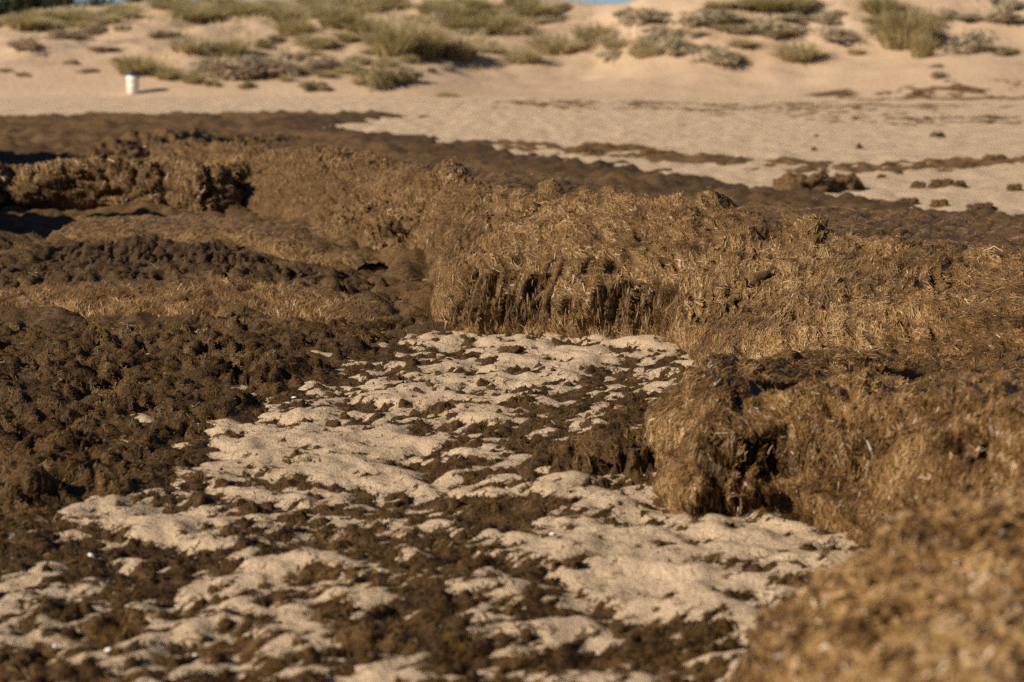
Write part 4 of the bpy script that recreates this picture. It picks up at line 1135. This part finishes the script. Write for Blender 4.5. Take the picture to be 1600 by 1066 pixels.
# ---- thin grass cover that ties the plants together
def grass_cover(name, label, m, n, zones, seed, h=(0.12, 0.38)):
    r = np.random.default_rng(seed)
    x = r.uniform(-40, 40, n * 6); y = r.uniform(80, 119, n * 6)
    z = dune_z(x, y)
    px, py, dep = to_px(np.stack([x, y, z], -1))
    dens = np.zeros(len(x))
    for cx, cy, rx, ry, k_ in zones: dens = np.maximum(dens, k_ * np.exp(-(((px - cx) / rx) ** 2 + ((py - cy) / ry) ** 2)))
    nz = noise(x * 0.5, y * 0.35, 0, seed) + 0.7 * noise(x * 1.5, y * 1.0, 0, seed + 1)
    keep = np.where(r.random(len(x)) < dens * sm(-0.15, 0.45, nz))[0][:n]
    x, y, z = x[keep], y[keep], z[keep]; n = len(x)
    a = r.random(n) * 6.283; hh = r.uniform(*h, n); ln = hh * r.uniform(0.1, 0.8, n)
    T = np.stack([np.cos(a), np.sin(a)], 1); S_ = np.stack([-np.sin(a), np.cos(a)], 1) * 0.018
    b0 = np.stack([x, y], 1)
    def row(o, zz): return np.concatenate([o, zz[:, None]], 1)
    V = np.stack([row(b0 - S_, z - 0.03), row(b0 + S_, z - 0.03), row(b0 + T * ln[:, None] * 0.35 + S_, z + hh * 0.6), row(b0 + T * ln[:, None] + S_ * 0.2, z + hh)], 1).reshape(-1, 3)
    me = new_mesh(name, V, np.arange(4 * n).reshape(-1, 4), m, False, {'tint': np.repeat(np.clip(r.normal(0.5, 0.25, n), 0, 1), 4)})
    link(name, me, kind='stuff', label=label, cat='grass')
grass_cover('dune_grass', 'thin yellow grass spread over the upper left dunes', YGRASS, 26000, [(150, 25, 260, 22, 1), (450, 30, 260, 30, 0.9), (660, 40, 160, 45, 0.9), (400, 85, 160, 35, 0.4)], 1001)
grass_cover('dune_grass', 'thin pale ground cover spread over the right dune', PALE, 22000, [(1100, 30, 200, 35, 1), (900, 70, 110, 25, 0.8), (1350, 30, 250, 30, 0.8), (1120, 80, 120, 18, 0.5)], 1005, (0.08, 0.26))

# ---- dark trees beyond the left dune
TR = [shrub_mesh('crown', PINE, 3600, 120 + i, leaf=0.05, lob=16) for i in range(2)]
def tree(px, D, w_, h_, zb, label):
    x = (px - 800) / F * D
    o = link('tree', None, label=label, cat='tree', loc=(x, D, zb))
    c = link('crown', TR[int(px) % 2], o); c.scale = (w_ / 1.7, w_ / 1.7, h_ / 1.15); c.location = (0, 0, h_ * 0.22)
    t = link('trunk', stems_mesh('trunk', 5, int(px) + 300, h=h_ * 0.6, sp=w_ * 0.25, th=0.16), o)
zb = 2.2
for px, D, w_, h_, lab in [(-60, 150, 7, 5.4, 'dark tree cut by the left edge beyond the dune'), (28, 152, 6.5, 5.6, 'dark tree in the top left corner'), (92, 155, 5.5, 5.2, 'dark tree right of the corner tree beyond the dune'),
                           (160, 168, 6, 5.0, 'dark tree behind the left crest, before a gap'), (225, 165, 5, 5.4, 'dark tree left of the pair near the top edge'), (285, 160, 5.5, 5.3, 'dark tree with the widest crown near the top edge'), (340, 166, 4.5, 5.2, 'small dark tree right of the wide one at the top edge')]:
    tree(px, D, w_, h_, zb, lab)

# ================================================================== SHELLS AND BITS
SHELL = plain('bleached_shell', (0.72, 0.68, 0.62), 0.5, 40, (0.85, 0.82, 0.77))
def shell_mesh(seed):
    r_ = np.random.default_rng(seed)
    n, rings = 14, 5
    V, Q = [], []
    for i in range(rings):
        t = i / (rings - 1)
        for j in range(n):
            a = 2 * math.pi * j / n
            k = t * (1 + 0.08 * math.cos(7 * a) + r_.normal(0, 0.03)) * (1 - 0.25 * math.cos(a) * t)
            V.append((k * math.cos(a) * 1.2, k * math.sin(a) * 0.8, 0.5 * (1 - t ** 2)))
    for i in range(rings - 1):
        for j in range(n):
            j2 = (j + 1) % n
            Q.append((i * n + j, (i + 1) * n + j, (i + 1) * n + j2, i * n + j2))
    return new_mesh('shell', np.array(V), np.array(Q), SHELL)
SH = [shell_mesh(i) for i in range(4)]
def top_at(px, py):
    """the highest thing under a place on the ground, within the sheets built above"""
    p = g(px, py); best = sand_z(p[0], p[1])
    for S in (PLt, PW, PT2, PM):
        d = (S[..., 0] - p[0]) ** 2 + (S[..., 1] - p[1]) ** 2
        k = np.unravel_index(np.argmin(d), d.shape)
        if d[k] < 0.01: best = max(best, S[k][2])
    return np.array([p[0], p[1], best])
for i, (px, py, wpx, lab) in enumerate([
    (66, 790, 14, 'white shell fragment standing in the dark seagrass at left'), (96, 788, 9, 'small white shell beside the larger fragment at left'), (142, 872, 12, 'white shell in dark litter, lower left'),
    (304, 1012, 9, 'bright white shell flake on lower left sand'), (86, 1010, 9, 'white shell bit near the lower left corner'), (170, 1014, 11, 'pale shell in a litter hollow, lower left'),
    (190, 1056, 14, 'white shell at the bottom edge, lower left'), (458, 625, 9, 'round white shell at the edge of the dark bed'), (430, 700, 5, 'tiny white shell on the sand left of centre'),
    (862, 838, 14, 'grey white shell at the end of a litter patch, lower middle'), (740, 893, 7, 'small white shell on dark litter, lower middle'), (935, 1007, 12, 'white shell on the litter ridge near the bottom'),
    (275, 766, 10, 'white shell piece on litter above the big sand patch'), (322, 482, 6, 'white fleck on the tan face of the low step'), (650, 718, 5, 'tiny white shell on sand in the middle'),
    (595, 898, 12, 'pale shell scrap in the big dark litter patch')]):
    o = link('shell', SH[i % 4], label=lab, cat='shell')
    p = top_at(px, py); k = p[1] / F * wpx * 0.5
    o.scale = (k, k, k * 1.1); o.location = (p[0], p[1], p[2] + k * 0.15)
    o.rotation_euler = (0.5 * math.sin(i * 3.1), 0.4 * math.cos(i * 1.7), i * 1.3)
